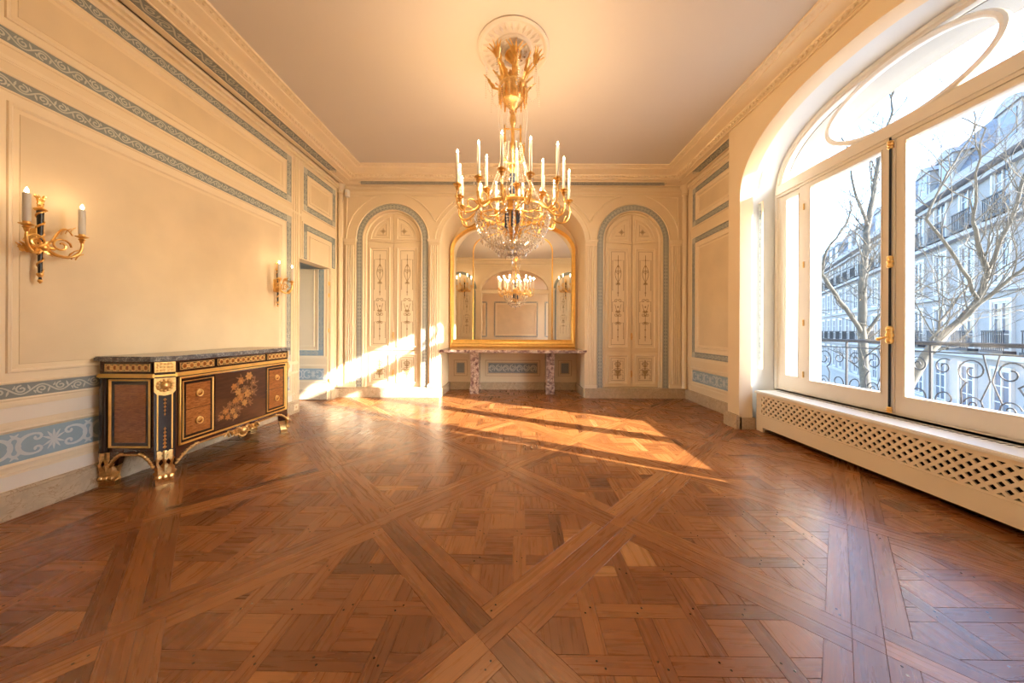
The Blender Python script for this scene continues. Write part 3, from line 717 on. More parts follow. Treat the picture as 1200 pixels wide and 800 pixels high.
mb.rings([[(x, u, v) for u, v in A] for A, x in ((A1, 3.24), (A1, 3.295), (A2, 3.30), (A2, 3.66))], False)
PX = lambda u, v, h: (3.66 + h, u, v)
face_with_openings(mb, PX, -1.2, 9, -6, 9, [A2]); mb.box((1.2, 0.25, 3.24), (4.2, 0.40, 3.70), lambda a, b_, c: (c, a, b_)); mb.box((1.2, 0.0, 3.24), (4.2, 0.40, 3.66), lambda a, b_, c: (c, a, b_))
mb.build('outer_masonry', 'masonry', wbay, smooth=30)
mb = MB()
for y0, y1 in ((3.875, 4.115), (1.235, 1.525)):
    mb.box((2.695, y0, 0), (2.76, y1, 0.15)); mb.box((2.705, y0 + 0.008, 0.15), (2.76, y1 - 0.008, 0.165))
    mb.box((2.76, 3.87 if y0 > 2 else 1.40, 0), (2.93, 3.945 if y0 > 2 else 1.53, 0.14))
mb.build('pilaster_plinth', 'marble_base', wbay)

# ---- rear wall with wide arched opening, seen in the mirror
rear = (AX, 1.32, 0.0, 2.70, 0.88)
A = arch(*rear, seg=32)
mb = MB(); face_with_openings(mb, PK, XL - 0.2, 3.2, 0, 3.9, [A]); face_with_openings(mb, PK, XL - 0.2, 3.2, 0, 3.9, [A], -0.25); mb.rings([[PK(u, v, 0) for u, v in A], [PK(u, v, -0.25) for u, v in A]], False)
wk = struct(mb, 'wall_rear', 'cream', smooth=30)
mb = MB(); arch_ring(mb, PK, rear, [(-0.12, 0), (-0.115, 0.016), (-0.09, 0.02), (-0.08, 0.006), (-0.015, 0.006), (0, 0.018), (0.004, 0)], seg=32); beads(mb, PK, XL, XR, 3.65, 3.67, 0.016); rail(mb, PK, XL, XR, 3.705, 3.775, 0.04)
mb.box((AX - 1.32, 2.66, -0.2), (AX + 1.32, 2.80, -0.05), PK); mb.build('archivolt', 'trim', wk)
for c in DOORS:
    mb = MB(); arch_ring(mb, PK, (c, 0.64, BASE_H, SPR, 0.64), [(0, 0.001), (0, 0.006), (0.105, 0.006), (0.105, 0.001)]); mb.build('blue_band', 'blue', wk)
    for sg in (-1, 1):
        mb = MB(); u0, u1 = sorted((c + sg * 0.03, c + sg * 0.49)); mb.frame(PK, u0, u1, 0.9, 2.72, [(0, 0), (0.01, 0.02), (0.04, 0.02), (0.05, 0.004)]); mb.frame(PK, u0, u1, 0.24, 0.8, [(0, 0), (0.01, 0.02), (0.04, 0.02), (0.05, 0.004)]); mb.build('panel_moulding', 'trim', wk)
        mb = MB(); candelabra(mb, PK, (u0 + u1) / 2, 1.0, 2.62, 0.22, 0.006); mb.build('painted_ornament', 'ornament', wk, 'stuff', fix=False)
for u0, u1 in ((-3.085, -2.895), (-1.635, -1.445), (1.275, 1.465), (2.735, 2.925)): pilaster(PK, u0, u1, wk)

# ---- adjoining room behind the camera and the passage behind the jib door (plain shells; window openings added to let in sky light)
mb = MB()
mb.box((-3.6, -8.3, 0), (3.6, -8.1, 3.9)); mb.box((-3.6, -8.3, 3.9), (3.6, 0.06, 4.05)); mb.box((-3.6, -8.3, 0), (-3.4, 0.10, 3.9))
for y0, y1 in ((-8.3, -7.9), (-6.6, -6.2), (-4.9, 0.10)): mb.box((3.4, y0, 0), (3.66, y1, 3.9))
for y0, y1 in ((-7.9, -6.6), (-6.2, -4.9)): mb.box((3.4, y0, 3.2), (3.66, y1, 3.9)); mb.box((3.4, y0, 0), (3.66, y1, 0.5))
wa = struct(mb, 'wall_adjoining', 'cream')
PA = lambda u, v, h: (u, -8.1 + h, v)
blue_panel(PA, wa, AX - 1.45, AX + 1.45, 0.75, 3.1); frieze_panel(PA, wa, AX - 1.4, AX + 1.4)
blue_panel(PA, wa, AX - 3.1, AX - 1.9, 0.75, 3.1); blue_panel(PA, wa, AX + 1.9, AX + 3.1, 0.75, 3.1)
mb = MB()
mb.box((-6.2, 3.3, 0), (-6.0, 4.0, 3.0)); mb.box((-6.2, 5.4, 0), (-6.0, 7.6, 3.0)); mb.box((-6.2, 4.0, 2.6), (-6.0, 5.4, 3.0)); mb.box((-6.2, 4.0, 0), (-6.0, 5.4, 0.5))
mb.box((-6.2, 3.2, 0), (-3.36, 3.3, 3.0)); mb.box((-6.2, 7.5, 0), (-3.36, 7.6, 3.0)); mb.box((-6.2, 3.2, 3.0), (-3.36, 7.6, 3.1)); mb.box((-3.40, 5.9, 0), (-3.3, 7.6, 3.0))
struct(mb, 'wall_passage', 'pale')

# ---- marble baseboards
def skirting(name, P, segs, h=0.028):
    mb = MB()
    for a, b_ in segs: mb.box((a, 0, 0), (b_, BASE_H - 0.018, h), P); mb.box((a, BASE_H - 0.018, 0), (b_, BASE_H, h * 0.6), P)
    return struct(mb, name, 'marble_base')
skirting('baseboard_left', PL, ((YR, D0 - 0.01), (D1 + 0.01, YB)))
skirting('baseboard_back', PB, ((XL, -1.385), (1.215, XR)), 0.055)
skirting('baseboard_right', PR, ((4.12, YB),))
skirting('baseboard_rear', PK, ((XL, AX - 1.33), (AX + 1.33, XR)))
mb = MB(); mb.box((AX - 1.297, 0, RD), (AX + 1.297, 0.15, RD + 0.025), PB)
for u in (AX - 1.297, AX + 1.272): mb.box((u, 0, RD), (u + 0.025, 0.15, -0.03), PB)
struct(mb, 'baseboard_recess', 'marble_base')

# ---- cornice all round: soffit with painted strip, bed moulding, dentils, cyma
CXL = XL + 0.07
def cornice(prof, name, mat, par=None, smooth=40):
    mb = MB(); mb.rings([[(CXL + o_, YR + o_, z), (XR - o_, YR + o_, z), (XR - o_, YB - o_, z), (CXL + o_, YB - o_, z)] for o_, z in prof]); 
    return struct(mb, name, mat, None, smooth) if par is None else mb.build(name, mat, par, smooth=smooth)
trim1 = cornice([(0, 3.775), (0.065, 3.775), (0.065, 3.767), (0.078, 3.767), (0.080, 3.777), (0.206, 3.777), (0.208, 3.767), (0.221, 3.767), (0.223, 3.775), (0.300, 3.775), (0.300, 3.795), (0.312, 3.797), (0.315, 3.805), (0.350, 3.812), (0.352, 3.832), (0.375, 3.836), (0.40, 3.842), (0.435, 3.844), (0.47, 3.846), (0.50, 3.852), (0.503, 3.864), (0.53, 3.868), (0.555, 3.876), (0.560, 3.872), (0.578, 3.872), (0.580, 3.894)], 'trim_1', 'trim')
trim1['label'] = 'moulded plaster cornice with painted blue soffit strip'
def soffit_strip(a, b_):
    (x0, y0), (x1, y1) = a, b_
    horiz = abs(x1 - x0) > abs(y1 - y0); q = 0.064; mb = MB(); z = 3.774
    if horiz: s_ = 1 if x1 > x0 else -1; pts = [(x0 + q * s_, y0 - q), (x1 - q * s_, y0 - q), (x1, y0 + q), (x0, y0 + q)]
    else: s_ = 1; pts = [(x0 - q, y0 + q), (x0 + q, y0 + q), (x0 + q, y1 - q), (x0 - q, y1 - q)]
    mb.poly([(x, y, z) for x, y in pts]); bd = mb.build('soffit_strip', 'blue', trim1)
    mb = MB(); n = int(max(abs(x1 - x0), abs(y1 - y0)) / 0.06)
    scroll_run(mb, lambda u, v, h: (u, v, z - h), [(x0 + (x1 - x0) * i / n, y0 + (y1 - y0) * i / n) for i in range(n + 1)], 0.12, 0.002); mb.build('scroll_ornament', 'scroll', bd, 'stuff', fix=False)
soffit_strip((XL + 0.42, YB - 0.143), (XR - 0.42, YB - 0.143)); soffit_strip((CXL + 0.143, YR + 0.45), (CXL + 0.143, YB - 0.50)); soffit_strip((XR - 0.143, BAY1 + 0.02), (XR - 0.143, YB - 0.50)); 
mb = MB(); mb2 = MB()
def around(step, off):
    for u in range(int((XR - CXL - 2 * off) / step)):
        x = CXL + off + (u + 0.5) * step; yield (x, YB - off, 0); yield (x, YR + off, 0)
    for u in range(int((YB - YR - 2 * off) / step)):
        y = YR + off + (u + 0.5) * step; yield (CXL + off, y, 1); yield (XR - off, y, 1)
for x, y, ax in around(0.052, 0.334): mb.box((x - (0.012 if ax else 0.014), y - (0.014 if ax else 0.012), 3.797), (x + (0.012 if ax else 0.014), y + (0.014 if ax else 0.012), 3.822)) if 0 else mb.ball((x, y, 3.806), 0.0165, 4)
for x, y, ax in around(0.062, 0.545): mb2.octa((x, y, 3.870), 0.020, 0.012)
mb.build('bead_moulding', 'trim', trim1, 'stuff', smooth=60); mb2.build('leaf_moulding', 'trim', trim1, 'stuff')

# ---- arched window: sidelights, two casements, lunette with oval bar
PG = lambda u, v, h: (3.24 - h, u, v)
WH, WZ0 = 1.240, 0.482
wargs = (BC, WH, WZ0, 2.82, 0.81)
mb = MB(); rs = []
for d, h in ((0.0, -0.05), (0.0, 0.03), (0.035, 0.03), (0.045, 0.015), (0.062, 0.010), (0.062, -0.05), (0, -0.05)):
    a = list(wargs); a[2] += d * 0.5; rs.append([PG(u, v, h) for u, v in arch(*a, d=d, n=2.5, seg=40)])
mb.rings(rs, True); win = struct(mb, 'window_1', 'win', 'tall arched window with oval bar in its fanlight', 35)
TZ0, TZ1 = 2.845, 2.985; MU = 0.875
mb = MB(); mb.box((BC - WH + 0.03, TZ0, -0.05), (BC + WH - 0.03, TZ1, 0.035), PG); mb.box((BC - WH + 0.03, TZ0 + 0.03, 0.035), (BC + WH - 0.03, TZ1 - 0.04, 0.05), PG); mb.box((BC - WH + 0.03, TZ1, -0.05), (BC + WH - 0.03, TZ1 + 0.03, 0.0), PG)
for sg in (-1, 1):
    c = BC + sg * MU; mb.box((c - 0.034, WZ0 + 0.02, -0.17), (c + 0.034, TZ0, 0.02), PG)  # outward depth shaped to keep the sun off the sidelight
mb.box((BC - WH + 0.03, WZ0, -0.05), (BC + WH - 0.03, WZ0 + 0.035, 0.03), PG)
mb.build('transom_and_mullions', 'win', win)
def sash(name, u0, u1, z0, z1, st0, st1, top, bot, h0=-0.04, h1=0.03):
    gi = (u0 + st0, u1 - st1, z0 + bot, z1 - top)
    mb = MB()
    for a, b_, c, d in ((u0, gi[0], z0, z1), (gi[1], u1, z0, z1), (gi[0], gi[1], z0, gi[2]), (gi[0], gi[1], gi[3], z1)): mb.box((a, c, h0), (b_, d, h1), PG)
    mb.frame(PG, gi[0] - 0.012, gi[1] + 0.012, gi[2] - 0.012, gi[3] + 0.012, [(0, h1), (0.003, h1 + 0.006), (0.010, h1 + 0.002), (0.012, h1 - 0.012)])
    s_ = mb.build(name, 'win', win)
    mb = MB(); mb.box((gi[0] - 0.01, gi[2] - 0.01, -0.008), (gi[1] + 0.01, gi[3] + 0.01, -0.004), PG); mb.build('pane', 'glass', s_)
    return s_
sash('casement', BC + 0.006, BC + MU - 0.036, WZ0 + 0.03, TZ0 - 0.004, 0.085, 0.078, 0.05, 0.155)
sash('casement', BC - MU + 0.036, BC - 0.006, WZ0 + 0.03, TZ0 - 0.004, 0.078, 0.085, 0.05, 0.155)
sash('sidelight', BC + MU + 0.036, BC + WH - 0.064, WZ0 + 0.03, TZ0 - 0.004, 0.020, 0.085, 0.06, 0.17, -0.02, 0.012)
sash('sidelight', BC - WH + 0.064, BC - MU - 0.036, WZ0 + 0.03, TZ0 - 0.004, 0.150, 0.020, 0.06, 0.17, -0.02, 0.012)  # out of view; wide stile shaped to block a sliver of sun
mb = MB(); mb.prism(arch(BC, WH - 0.05, TZ1 - 0.01, 2.99, 0.59, n=3.2, seg=30), -0.008, -0.004, PG); lun = mb.build('lunette_pane', 'glass', win)
mb = MB(); rs = []
for q in range(48):
    a = 2 * PI * q / 48; u, v = BC + 0.60 * cos(a), 3.265 + 0.285 * sin(a); nx, ny = cos(a) * 0.285, sin(a) * 0.60; l = math.hypot(nx, ny); nx /= l; ny /= l
    rs.append([PG(u + nx * e, v + ny * e, h) for e, h in ((-0.022, -0.03), (0.022, -0.03), (0.022, 0.012), (0.010, 0.024), (-0.010, 0.024), (-0.022, 0.012))])
mb.rings(rs, True, cyc=True); mb.build('oval_glazing_bar', 'win_white', win, smooth=35)
# cremone bolt
mb = MB(); mb.tube([PG(BC, 0.53, 0.055), PG(BC, 2.86, 0.055)], 0.008, 10); cr = mb.build('cremone_rod', 'iron', win, smooth=40)
mb = MB(); mb.box((BC - 0.022, 0.52, 0.030), (BC + 0.022, TZ0 - 0.01, 0.042), PG); mb.build('astragal', 'win', win)
for z, r, l in ((0.535, 0.020, 0.055), (1.175, 0.026, 0.16), (1.80, 0.021, 0.11), (2.80, 0.021, 0.075)):
    mb = MB(); mb.lathe([(0.004, -l / 2), (r * 0.8, -l * 0.42), (r, -l * 0.3), (r * 0.7, -l * 0.15), (r * 1.1, 0), (r * 0.7, l * 0.15), (r, l * 0.3), (r * 0.8, l * 0.42), (0.004, l / 2)], PG(BC, z, 0.055), 12)
    if z == 1.175:
        mb.tube([PG(BC, z - 0.02, 0.06), PG(BC + 0.006, z - 0.02, 0.085), PG(BC + 0.035, z - 0.03, 0.095), PG(BC + 0.05, z - 0.035, 0.09)], [0.008, 0.008, 0.010, 0.014], 8); mb.ball(PG(BC + 0.055, z - 0.037, 0.09), 0.016, 6)
    mb.build('cremone_fitting', 'gilt', win, smooth=50)
for sg in (-1, 1):
    for z in (0.72, 1.30, 1.95, 2.6):
        mb = MB(); mb.lathe([(0.004, -0.035), (0.009, -0.03), (0.009, 0.03), (0.004, 0.035)], PG(BC + sg * (MU - 0.036), z, 0.034), 8); mb.build('hinge', 'bronze_gilt', win, smooth=40)

# ================================================================== THINGS
# ---- radiator cover under the window
RXF = 2.93
rc = thing('radiator_cover', 'long cream radiator cover with diagonal lattice grille under the arched window', 'radiator cover', (RXF, BC, 0))
Y0, Y1 = -1.16, 1.16
PC = lambda u, v, h: (-h, u, v)            # local: h towards the room
GZ0, GZ1 = 0.215, 0.425
mb = MB()
mb.box((Y0, 0.42, -0.025), (Y1, 0.452, 0.0), PC); mb.box((Y0, 0.055, -0.025), (Y1, GZ0, 0.0), PC)
mb.box((Y1 - 0.10, 0, -0.025), (Y1, 0.055, 0), PC); mb.box((Y0, 0, -0.025), (Y0 + 0.10, 0.055, 0), PC)
mb.box((Y1 - 0.075, GZ0, -0.025), (Y1, 0.42, 0), PC); mb.box((Y0, GZ0, -0.025), (Y0 + 0.075, 0.42, 0), PC)
mb.box((Y0, 0.19, 0.0), (Y1, 0.196, 0.004), PC)
for y in (Y0, Y1 - 0.025): mb.box((y, 0, -0.26), (y + 0.025, 0.452, -0.025), PC)
mb.build('front_panel', 'rad_paint', rc)
mb = MB(); mb.box((Y0 - 0.012, 0.452, -0.30), (Y1 + 0.012, 0.470, 0.018), PC); mb.box((Y0 - 0.012, 0.470, -0.30), (Y1 + 0.012, 0.480, 0.010), PC); top = mb.build('sill_board', 'win_white', rc)
mb = MB(); mb2 = MB(); bw, pitch = 0.021, 0.068; g0, g1 = Y0 + 0.07, Y1 - 0.07; hh = GZ1 - GZ0
for dr_, h0, h1 in ((1, -0.012, -0.0005), (-1, -0.012, -0.0008)):
    u = g0 - hh
    while u < g1 + hh:
        ua, ub = u, u + dr_ * hh; hw = bw * 0.707
        q = [(ua - hw, GZ0), (ua + hw, GZ0), (ub + hw, GZ1), (ub - hw, GZ1)]
        q = clip(clip(q, 1, 0, g1), -1, 0, -g0)
        if len(q) >= 3: mb.prism(q, h0, h1, PC)
        u += pitch
mb.build('lattice_grille', 'rad_paint', rc, 'stuff')
mb = MB()
for k in range(58): 
    u = Y0 + 0.08 + k * 0.038; mb.prism([(u, -0.250), (u + 0.020, -0.250), (u + 0.028, -0.205), (u + 0.008, -0.205)], 0.4798, 0.4806, lambda a, b_, c: (-b_, a, c))
mb.build('slot_shade', 'dark', top, 'stuff')  # dark plates laid on the sill stand for the shade inside vent slots
mb = MB(); mb.box((Y0 + 0.03, 0.02, -0.24), (Y1 - 0.03, 0.44, -0.20), PC)
for k in range(44): mb.box((Y0 + 0.06 + k * 0.051, 0.06, -0.19), (Y0 + 0.085 + k * 0.051, 0.42, -0.09), PC)
mb.build('radiator', 'dark', rc)

# ---- mantel shelf on marble supports in the recess
MZ = 0.848
mt = thing('mantel_shelf', 'low mantel shelf of purple veined marble on two square marble legs under the mirror', 'mantel', (AX, 5.96, 0))
PM = lambda u, v, h: (u, -h, v)
mb = MB(); prof = [(-1.30, -0.45), (-1.30, 0.0), (-1.30, 0.27), (-1.335, 0.29), (-1.335, 0.335), (1.335, 0.335), (1.335, 0.29), (1.30, 0.27), (1.30, -0.45)]
mb.prism([(p[0] * 0.9965, p[1]) for p in prof], MZ - 0.038, MZ, lambda a, b_, c: (a, -b_, c)); mb.prism([(p[0] * 0.985 if abs(p[0]) > 1.31 else p[0] * 0.993, min(p[1], 0.315)) for p in prof], MZ - 0.055, MZ - 0.038, lambda a, b_, c: (a, -b_, c)); mb.build('shelf', 'marble_breccia', mt)
for sg in (-1, 1):
    c = sg * 0.717; mb = MB()
    mb.box((c - 0.085, 0, -0.32), (c + 0.085, 0.17, 0.012), PM); mb.box((c - 0.074, 0.17, -0.32), (c + 0.074, 0.62, 0.0), PM)
    for k in range(6):   # scrolled top
        z = 0.62 + k * 0.03; e = 0.05 * sin(PI * 0.5 * k / 5); mb.box((c - 0.078, z, -0.32), (c + 0.078, z + 0.031, 0.0 + e), PM)
    mb.build('leg', 'marble_breccia', mt)
    mb = MB(); mb.frame(PM, c - 0.055, c + 0.055, 0.21, 0.58, [(0, 0.0), (0.004, 0.008), (0.012, 0.006), (0.014, 0.0)]); mb.build('leg_panel', 'marble_breccia', mt)
# panelled apron wall behind the legs belongs to the back wall
PQ = lambda u, v, h: (AX + u, 6.42 - h, v)
for u0, u1, v0, v1 in ((-0.56, 0.56, 0.27, 0.60), (-1.20, -0.92, 0.27, 0.60), (0.92, 1.20, 0.27, 0.60)):
    mb = MB(); mb.frame(PQ, u0, u1, v0, v1, [(0, 0), (0.002, 0.010), (0.012, 0.010), (0.016, 0)]); mb.frame(PQ, u0, u1, v0, v1, [(0.045, 0), (0.048, 0.008), (0.056, 0.008), (0.06, 0)]); mb.build('panel_moulding', 'line', wb)
    mb = MB(); mb.box((u0 + 0.065, v0 + 0.065, 0), (u1 - 0.065, v1 - 0.065, 0.004), PQ); bd = mb.build('blue_frieze', 'blue', wb)
    mb = MB(); n = int((u1 - u0 - 0.14) / 0.03); scroll_run(mb, PQ, [(u0 + 0.07 + i * (u1 - u0 - 0.14) / n, (v0 + v1) / 2) for i in range(n + 1)], v1 - v0 - 0.14, 0.0055, 0.7); mb.build('scroll_ornament', 'scroll', bd, 'stuff', fix=False)

# ---- gilt overmantel mirror
mr = thing('overmantel_mirror', 'large arched gilt framed mirror standing on the mantel shelf', 'mirror', (AX - 0.008, 6.405, MZ))
PV = lambda u, v, h: (u, -h, v)
marg = (0, 1.262, 0.0, 1.95, 0.63)
mb = MB(); rs = []
for d, h in ((0, 0), (0.0, 0.05), (0.015, 0.062), (0.030, 0.055), (0.040, 0.062), (0.055, 0.050), (0.070, 0.030), (0.075, 0.012)):
    a = list(marg); a[2] += d * 2.2; rs.append([PV(u, v, h) for u, v in arch(*a, d=d, n=2.1, seg=40)])
mb.rings(rs, True); mb.build('frame', 'gilt_soft', mr, smooth=30)
mb = MB(); pa = Path(arch(0, 1.262, 0.12, 1.95, 0.63, n=2.1, seg=60, d=0.034))
n = int(pa.L / 0.03)
for k in range(n + 1): u, v = pa.at(k * pa.L / n, 0); mb.octa(PV(u, v, 0.058), 0.011, 0.011)
mb.build('frame_beading', 'gilt', mr, 'stuff')
VX = 0.80        # vertical gilt fillets dividing the plate
def zt(u, d=0.07): return 1.95 + (0.63 - d) * max(0, 1 - (abs(u) / (1.262 - d)) ** 2.1) ** (1 / 2.1)
us = [-VX + 2 * VX * i / 24 for i in range(25)]
mb = MB(); mb.prism([(-VX, 0.15)] + [(VX, 0.15)] + [(u, zt(u)) for u in reversed(us)], 0.006, 0.012, PV); mb.build('mirror_plate', 'mirror_glass', mr)
for sg in (-1, 1):
    us = [VX + (1.19 - VX) * i / 12 for i in range(13)]
    tilt = 0.008
    PT = lambda u, v, h: (sg * u, -h - tilt * (v - 0.15) * 0.4, v)
    mb = MB(); mb.prism([(VX, 0.15), (1.19, 0.15)] + [(u, zt(u)) for u in reversed(us)], 0.006, 0.012, PT); mb.build('mirror_plate', 'mirror_glass', mr)
    pts = [(sg * VX, 0.15), (sg * VX, 1.75)] + [(sg * (VX - 0.28 * (1 - cos(PI / 2 * i / 8))), 1.95 + 0.28 * sin(PI / 2 * i / 8)) for i in range(9)] 
    mb = MB(); mb.tube([PV(u, v, 0.022) for u, v in pts], 0.012, 6); mb.build('gilt_fillet', 'gilt_soft', mr, smooth=40)
pts = [(-0.52 + 1.04 * i / 16, 2.23 + 0.16 * sin(PI * i / 16)) for i in range(17)]
mb = MB(); mb.tube([PV(u, v, 0.022) for u, v in pts], 0.012, 6); mb.build('gilt_fillet', 'gilt_soft', mr, smooth=40)

# ---- marquetry commode
CM = thing('commode', 'mahogany commode with gilt bronze mounts, floral marquetry and grey marble top against the panelled wall', 'commode', (XL + 0.022, 2.40, 0))
CD, CL, CA = 0.500, 1.36, 0.085          # depth, length, canted corner
def outline(o_=0.0, back=0.0):
    return [(-back, -o_), (CD - CA + o_ * 0.4, -o_), (CD + o_, CA - o_ * 0.4), (CD + o_, CL - CA + o_ * 0.4), (CD - CA + o_ * 0.4, CL + o_), (-back, CL + o_)]
PF = lambda u, v, h: (CD + h, u, v)      # front
PS = lambda u, v, h: (u, -h, v)          # side towards the camera
PS2 = lambda u, v, h: (u, CL + h, v)
c0 = Vector((CD - CA, 0, 0)); cdv = Vector((CA, CA, 0)).normalized(); cn = Vector((1, -1, 0)).normalized()
PCN = lambda u, v, h: tuple(c0 + cdv * u + cn * h + Vector((0, 0, v)))      # canted corner post
c1 = Vector((CD, CL - CA, 0)); cdv1 = Vector((-CA, CA, 0)).normalized(); cn1 = Vector((1, 1, 0)).normalized()
PCN2 = lambda u, v, h: tuple(c1 + cdv1 * u + cn1 * h + Vector((0, 0, v)))
CW = CA * math.sqrt(2)
ZP = lambda a, b_, c: (a, b_, c)
mb = MB(); mb.prism(outline(0.004), 0.950, 0.958, ZP); mb.prism(outline(0.030), 0.958, 0.982, ZP); mb.prism(outline(0.022), 0.982, 0.990, ZP); mb.build('marble_top', 'marble_grey', CM)
mb = MB(); mb.prism(outline(-0.006), 0.255, 0.950, ZP); body = mb.build('carcass', 'mahogany', CM)
mb = MB(); mb.prism(outline(0.006), 0.826, 0.832, ZP); mb.prism(outline(0.014), 0.832, 0.848, ZP); mb.prism(outline(0.006), 0.848, 0.856, ZP); mb.build('gilt_band', 'gilt_soft', CM)
def guilloche(P, u0, u1, n):
    mb = MB(); mb.box((u0, 0.868, -0.006), (u1, 0.938, 0.004), P); fr = mb.build('frieze_drawer', 'ebony', CM)
    mb = MB(); mb.frame(P, u0 + 0.008, u1 - 0.008, 0.874, 0.932, [(0, 0.004), (0.001, 0.009), (0.005, 0.009), (0.006, 0.004)])
    p = (u1 - u0 - 0.03) / n; c = 0.903
    for k in range(n):
        x = u0 + 0.015 + (k + 0.5) * p
        mb.rings([[P(x + r * cos(PI * q / 7), c + r * sin(PI * q / 7), h) for q in range(14)] for r, h in ((0.024, 0.004), (0.024, 0.010), (0.0165, 0.010), (0.0165, 0.004))])
        if k:
            for sg in (-1, 1):
                for q in (0.006, 0.014): mb.ribbon(P, [(x - p / 2 - 0.014, c + sg * q * 0.3), (x - p / 2, c + sg * (0.004 + q)), (x - p / 2 + 0.014, c + sg * q * 0.3)], [0.002, 0.008, 0.002], 0.0095)
            mb.box((x - p / 2 - 0.012, c - 0.011, 0.004), (x - p / 2 + 0.012, c + 0.011, 0.0085), P)
    mb.build('bronze_guilloche', 'bronze_gilt', fr, fix=True)
    mb = MB()
    for k in range(n):
        x = u0 + 0.015 + (k + 0.5) * p; mb.prism([(x + 0.0155 * cos(PI * q / 6), c + 0.0155 * sin(PI * q / 6)) for q in range(12)], 0.004, 0.0065, P)
    mb.build('red_boss', 'veneer', fr, 'stuff')
guilloche(PS, 0.045, CD - CA - 0.012, 7)
guilloche(PF, CA + 0.012, 0.395, 5); guilloche(PF, 0.410, 0.955, 9); guilloche(PF, 0.970, CL - CA - 0.012, 5)
def gilt_frame(P, u0, u1, v0, v1, par, wd=0.014, h=0.004):
    mb = MB(); mb.frame(P, u0, u1, v0, v1, [(0, h - 0.004), (0.001, h + 0.007), (wd * 0.35, h + 0.009), (wd * 0.8, h + 0.005), (wd, h - 0.002)]); return mb.build('gilt_moulding', 'gilt_soft', par, smooth=40)
# side panels
for P in (PS, PS2):
    mb = MB(); mb.box((0.085, 0.295, -0.006), (CD - CA - 0.018, 0.815, 0.002), P); sp_ = mb.build('side_panel', 'ebony', CM)
    gilt_frame(P, 0.085, CD - CA - 0.018, 0.295, 0.815, sp_)
    mb = MB(); mb.box((0.125, 0.335, 0.0), (CD - CA - 0.055, 0.775, 0.004), P); mb.build('veneer', 'veneer', sp_)
mb = MB(); mb.lathe([(0.03, 0.26), (0.03, 0.82)], (0.045, 0.004, 0), 12); mb.build('rear_post', 'ebony', CM, smooth=40)
# front: one gilt surround, drawers left and right, marquetry centre doors
fr = gilt_frame(PF, CA + 0.014, CL - CA - 0.014, 0.275, 0.818, CM, 0.016)
def drawers(u0, u1):
    for z0, z1 in ((0.30, 0.544), (0.548, 0.795)):
        mb = MB(); mb.box((u0, z0, -0.006), (u1, z1, 0.004), PF); dw = mb.build('drawer', 'ebony', CM)
        lo = 0.042 if z0 < 0.4 else 0.0; hi = 0.042 if z0 > 0.4 else 0.0
        mb = MB(); mb.box((u0 + 0.042, z0 + lo, 0.004), (u1 - 0.042, z1 - hi, 0.006), PF); mb.build('veneer', 'veneer', dw)
        c = (u0 + u1) / 2; z = (z0 + z1) / 2 + (0.015 if z0 < 0.4 else -0.005)
        mb = MB(); mb.lathe([(0.012, 0), (0.02, 0.002), (0.02, 0.006), (0.006, 0.012)], (0, 0, 0), 14)
        mb.v = [PF(c + x, z + 0.012 + y, 0.006 + zz) for x, y, zz in mb.v]
        mb.tube([PF(c + 0.026 * cos(PI * q / 9), z + 0.026 * sin(PI * q / 9), 0.016 - 0.004 * sin(PI * q / 9)) for q in range(19)], 0.0055, 6); mb.build('ring_handle', 'gilt', dw, smooth=50)
    gilt_frame(PF, u0 + 0.014, u1 - 0.014, 0.312, 0.783, CM, 0.010)
drawers(0.110, 0.395); drawers(0.965, 1.250)
rnd = random.Random(3)
for u0, u1 in ((0.400, 0.679), (0.681, 0.960)):
    mb = MB(); mb.box((u0, 0.30, -0.006), (u1, 0.798, 0.005), PF); dd = mb.build('marquetry_door', 'marq_ground', CM)
    fl = [(0.66, 0.70, .036), (0.75, 0.735, .040), (0.80, 0.66, .036), (0.585, 0.655, .032), (0.63, 0.60, .036), (0.70, 0.62, .034), (0.66, 0.545, .042), (0.735, 0.565, .040), (0.79, 0.57, .036), (0.60, 0.52, .030), (0.70, 0.48, .032), (0.54, 0.50, .030), (0.50, 0.445, .032), (0.57, 0.43, .028), (0.63, 0.44, .030), (0.52, 0.385, .026), (0.60, 0.375, .026), (0.76, 0.475, .024), (0.46, 0.40, .022)]
    for k, (x, z, r) in enumerate(fl):
        if not (u0 <= x < u1): continue
        tgt, hrt, lv = MB(), MB(), MB(); np_ = 6
        for q in range(np_):
            a = 2 * PI * q / np_ + k; cx_, cz_ = x + r * 0.55 * cos(a), z + r * 0.55 * sin(a)
            tgt.poly([PF(cx_ + r * (0.52 * cos(b_) * cos(a) - 0.34 * sin(b_) * sin(a)), cz_ + r * (0.52 * cos(b_) * sin(a) + 0.34 * sin(b_) * cos(a)), 0.0056 + 0.0001 * (q % 2)) for b_ in [2 * PI * i / 10 for i in range(10)]])
        hrt.poly([PF(x + r * 0.25 * cos(2 * PI * i / 8), z + r * 0.25 * sin(2 * PI * i / 8), 0.0062) for i in range(8)])
        for q in range(4):
            a = rnd.uniform(0, 2 * PI); lv.ribbon(PF, [(x + r * 0.3 * cos(a), z + r * 0.3 * sin(a)), (x + r * 1.4 * cos(a + .1), z + r * 1.4 * sin(a + .1)), (x + r * 2.0 * cos(a + .2), z + r * 2.0 * sin(a + .2))], [0.004, 0.016, 0.002], 0.0054)
        nm = ('inlay_gold', 'inlay_pale', 'inlay_leaf')
        lv.build('inlay_leaf', 'inlay_leaf', dd, 'stuff', fix=False); tgt.build('inlay_flower', nm[(k * 7) % 3 if k % 3 else 0], dd, 'stuff', fix=False); hrt.build('inlay_heart', nm[(k + 1) % 2], dd, fix=False)
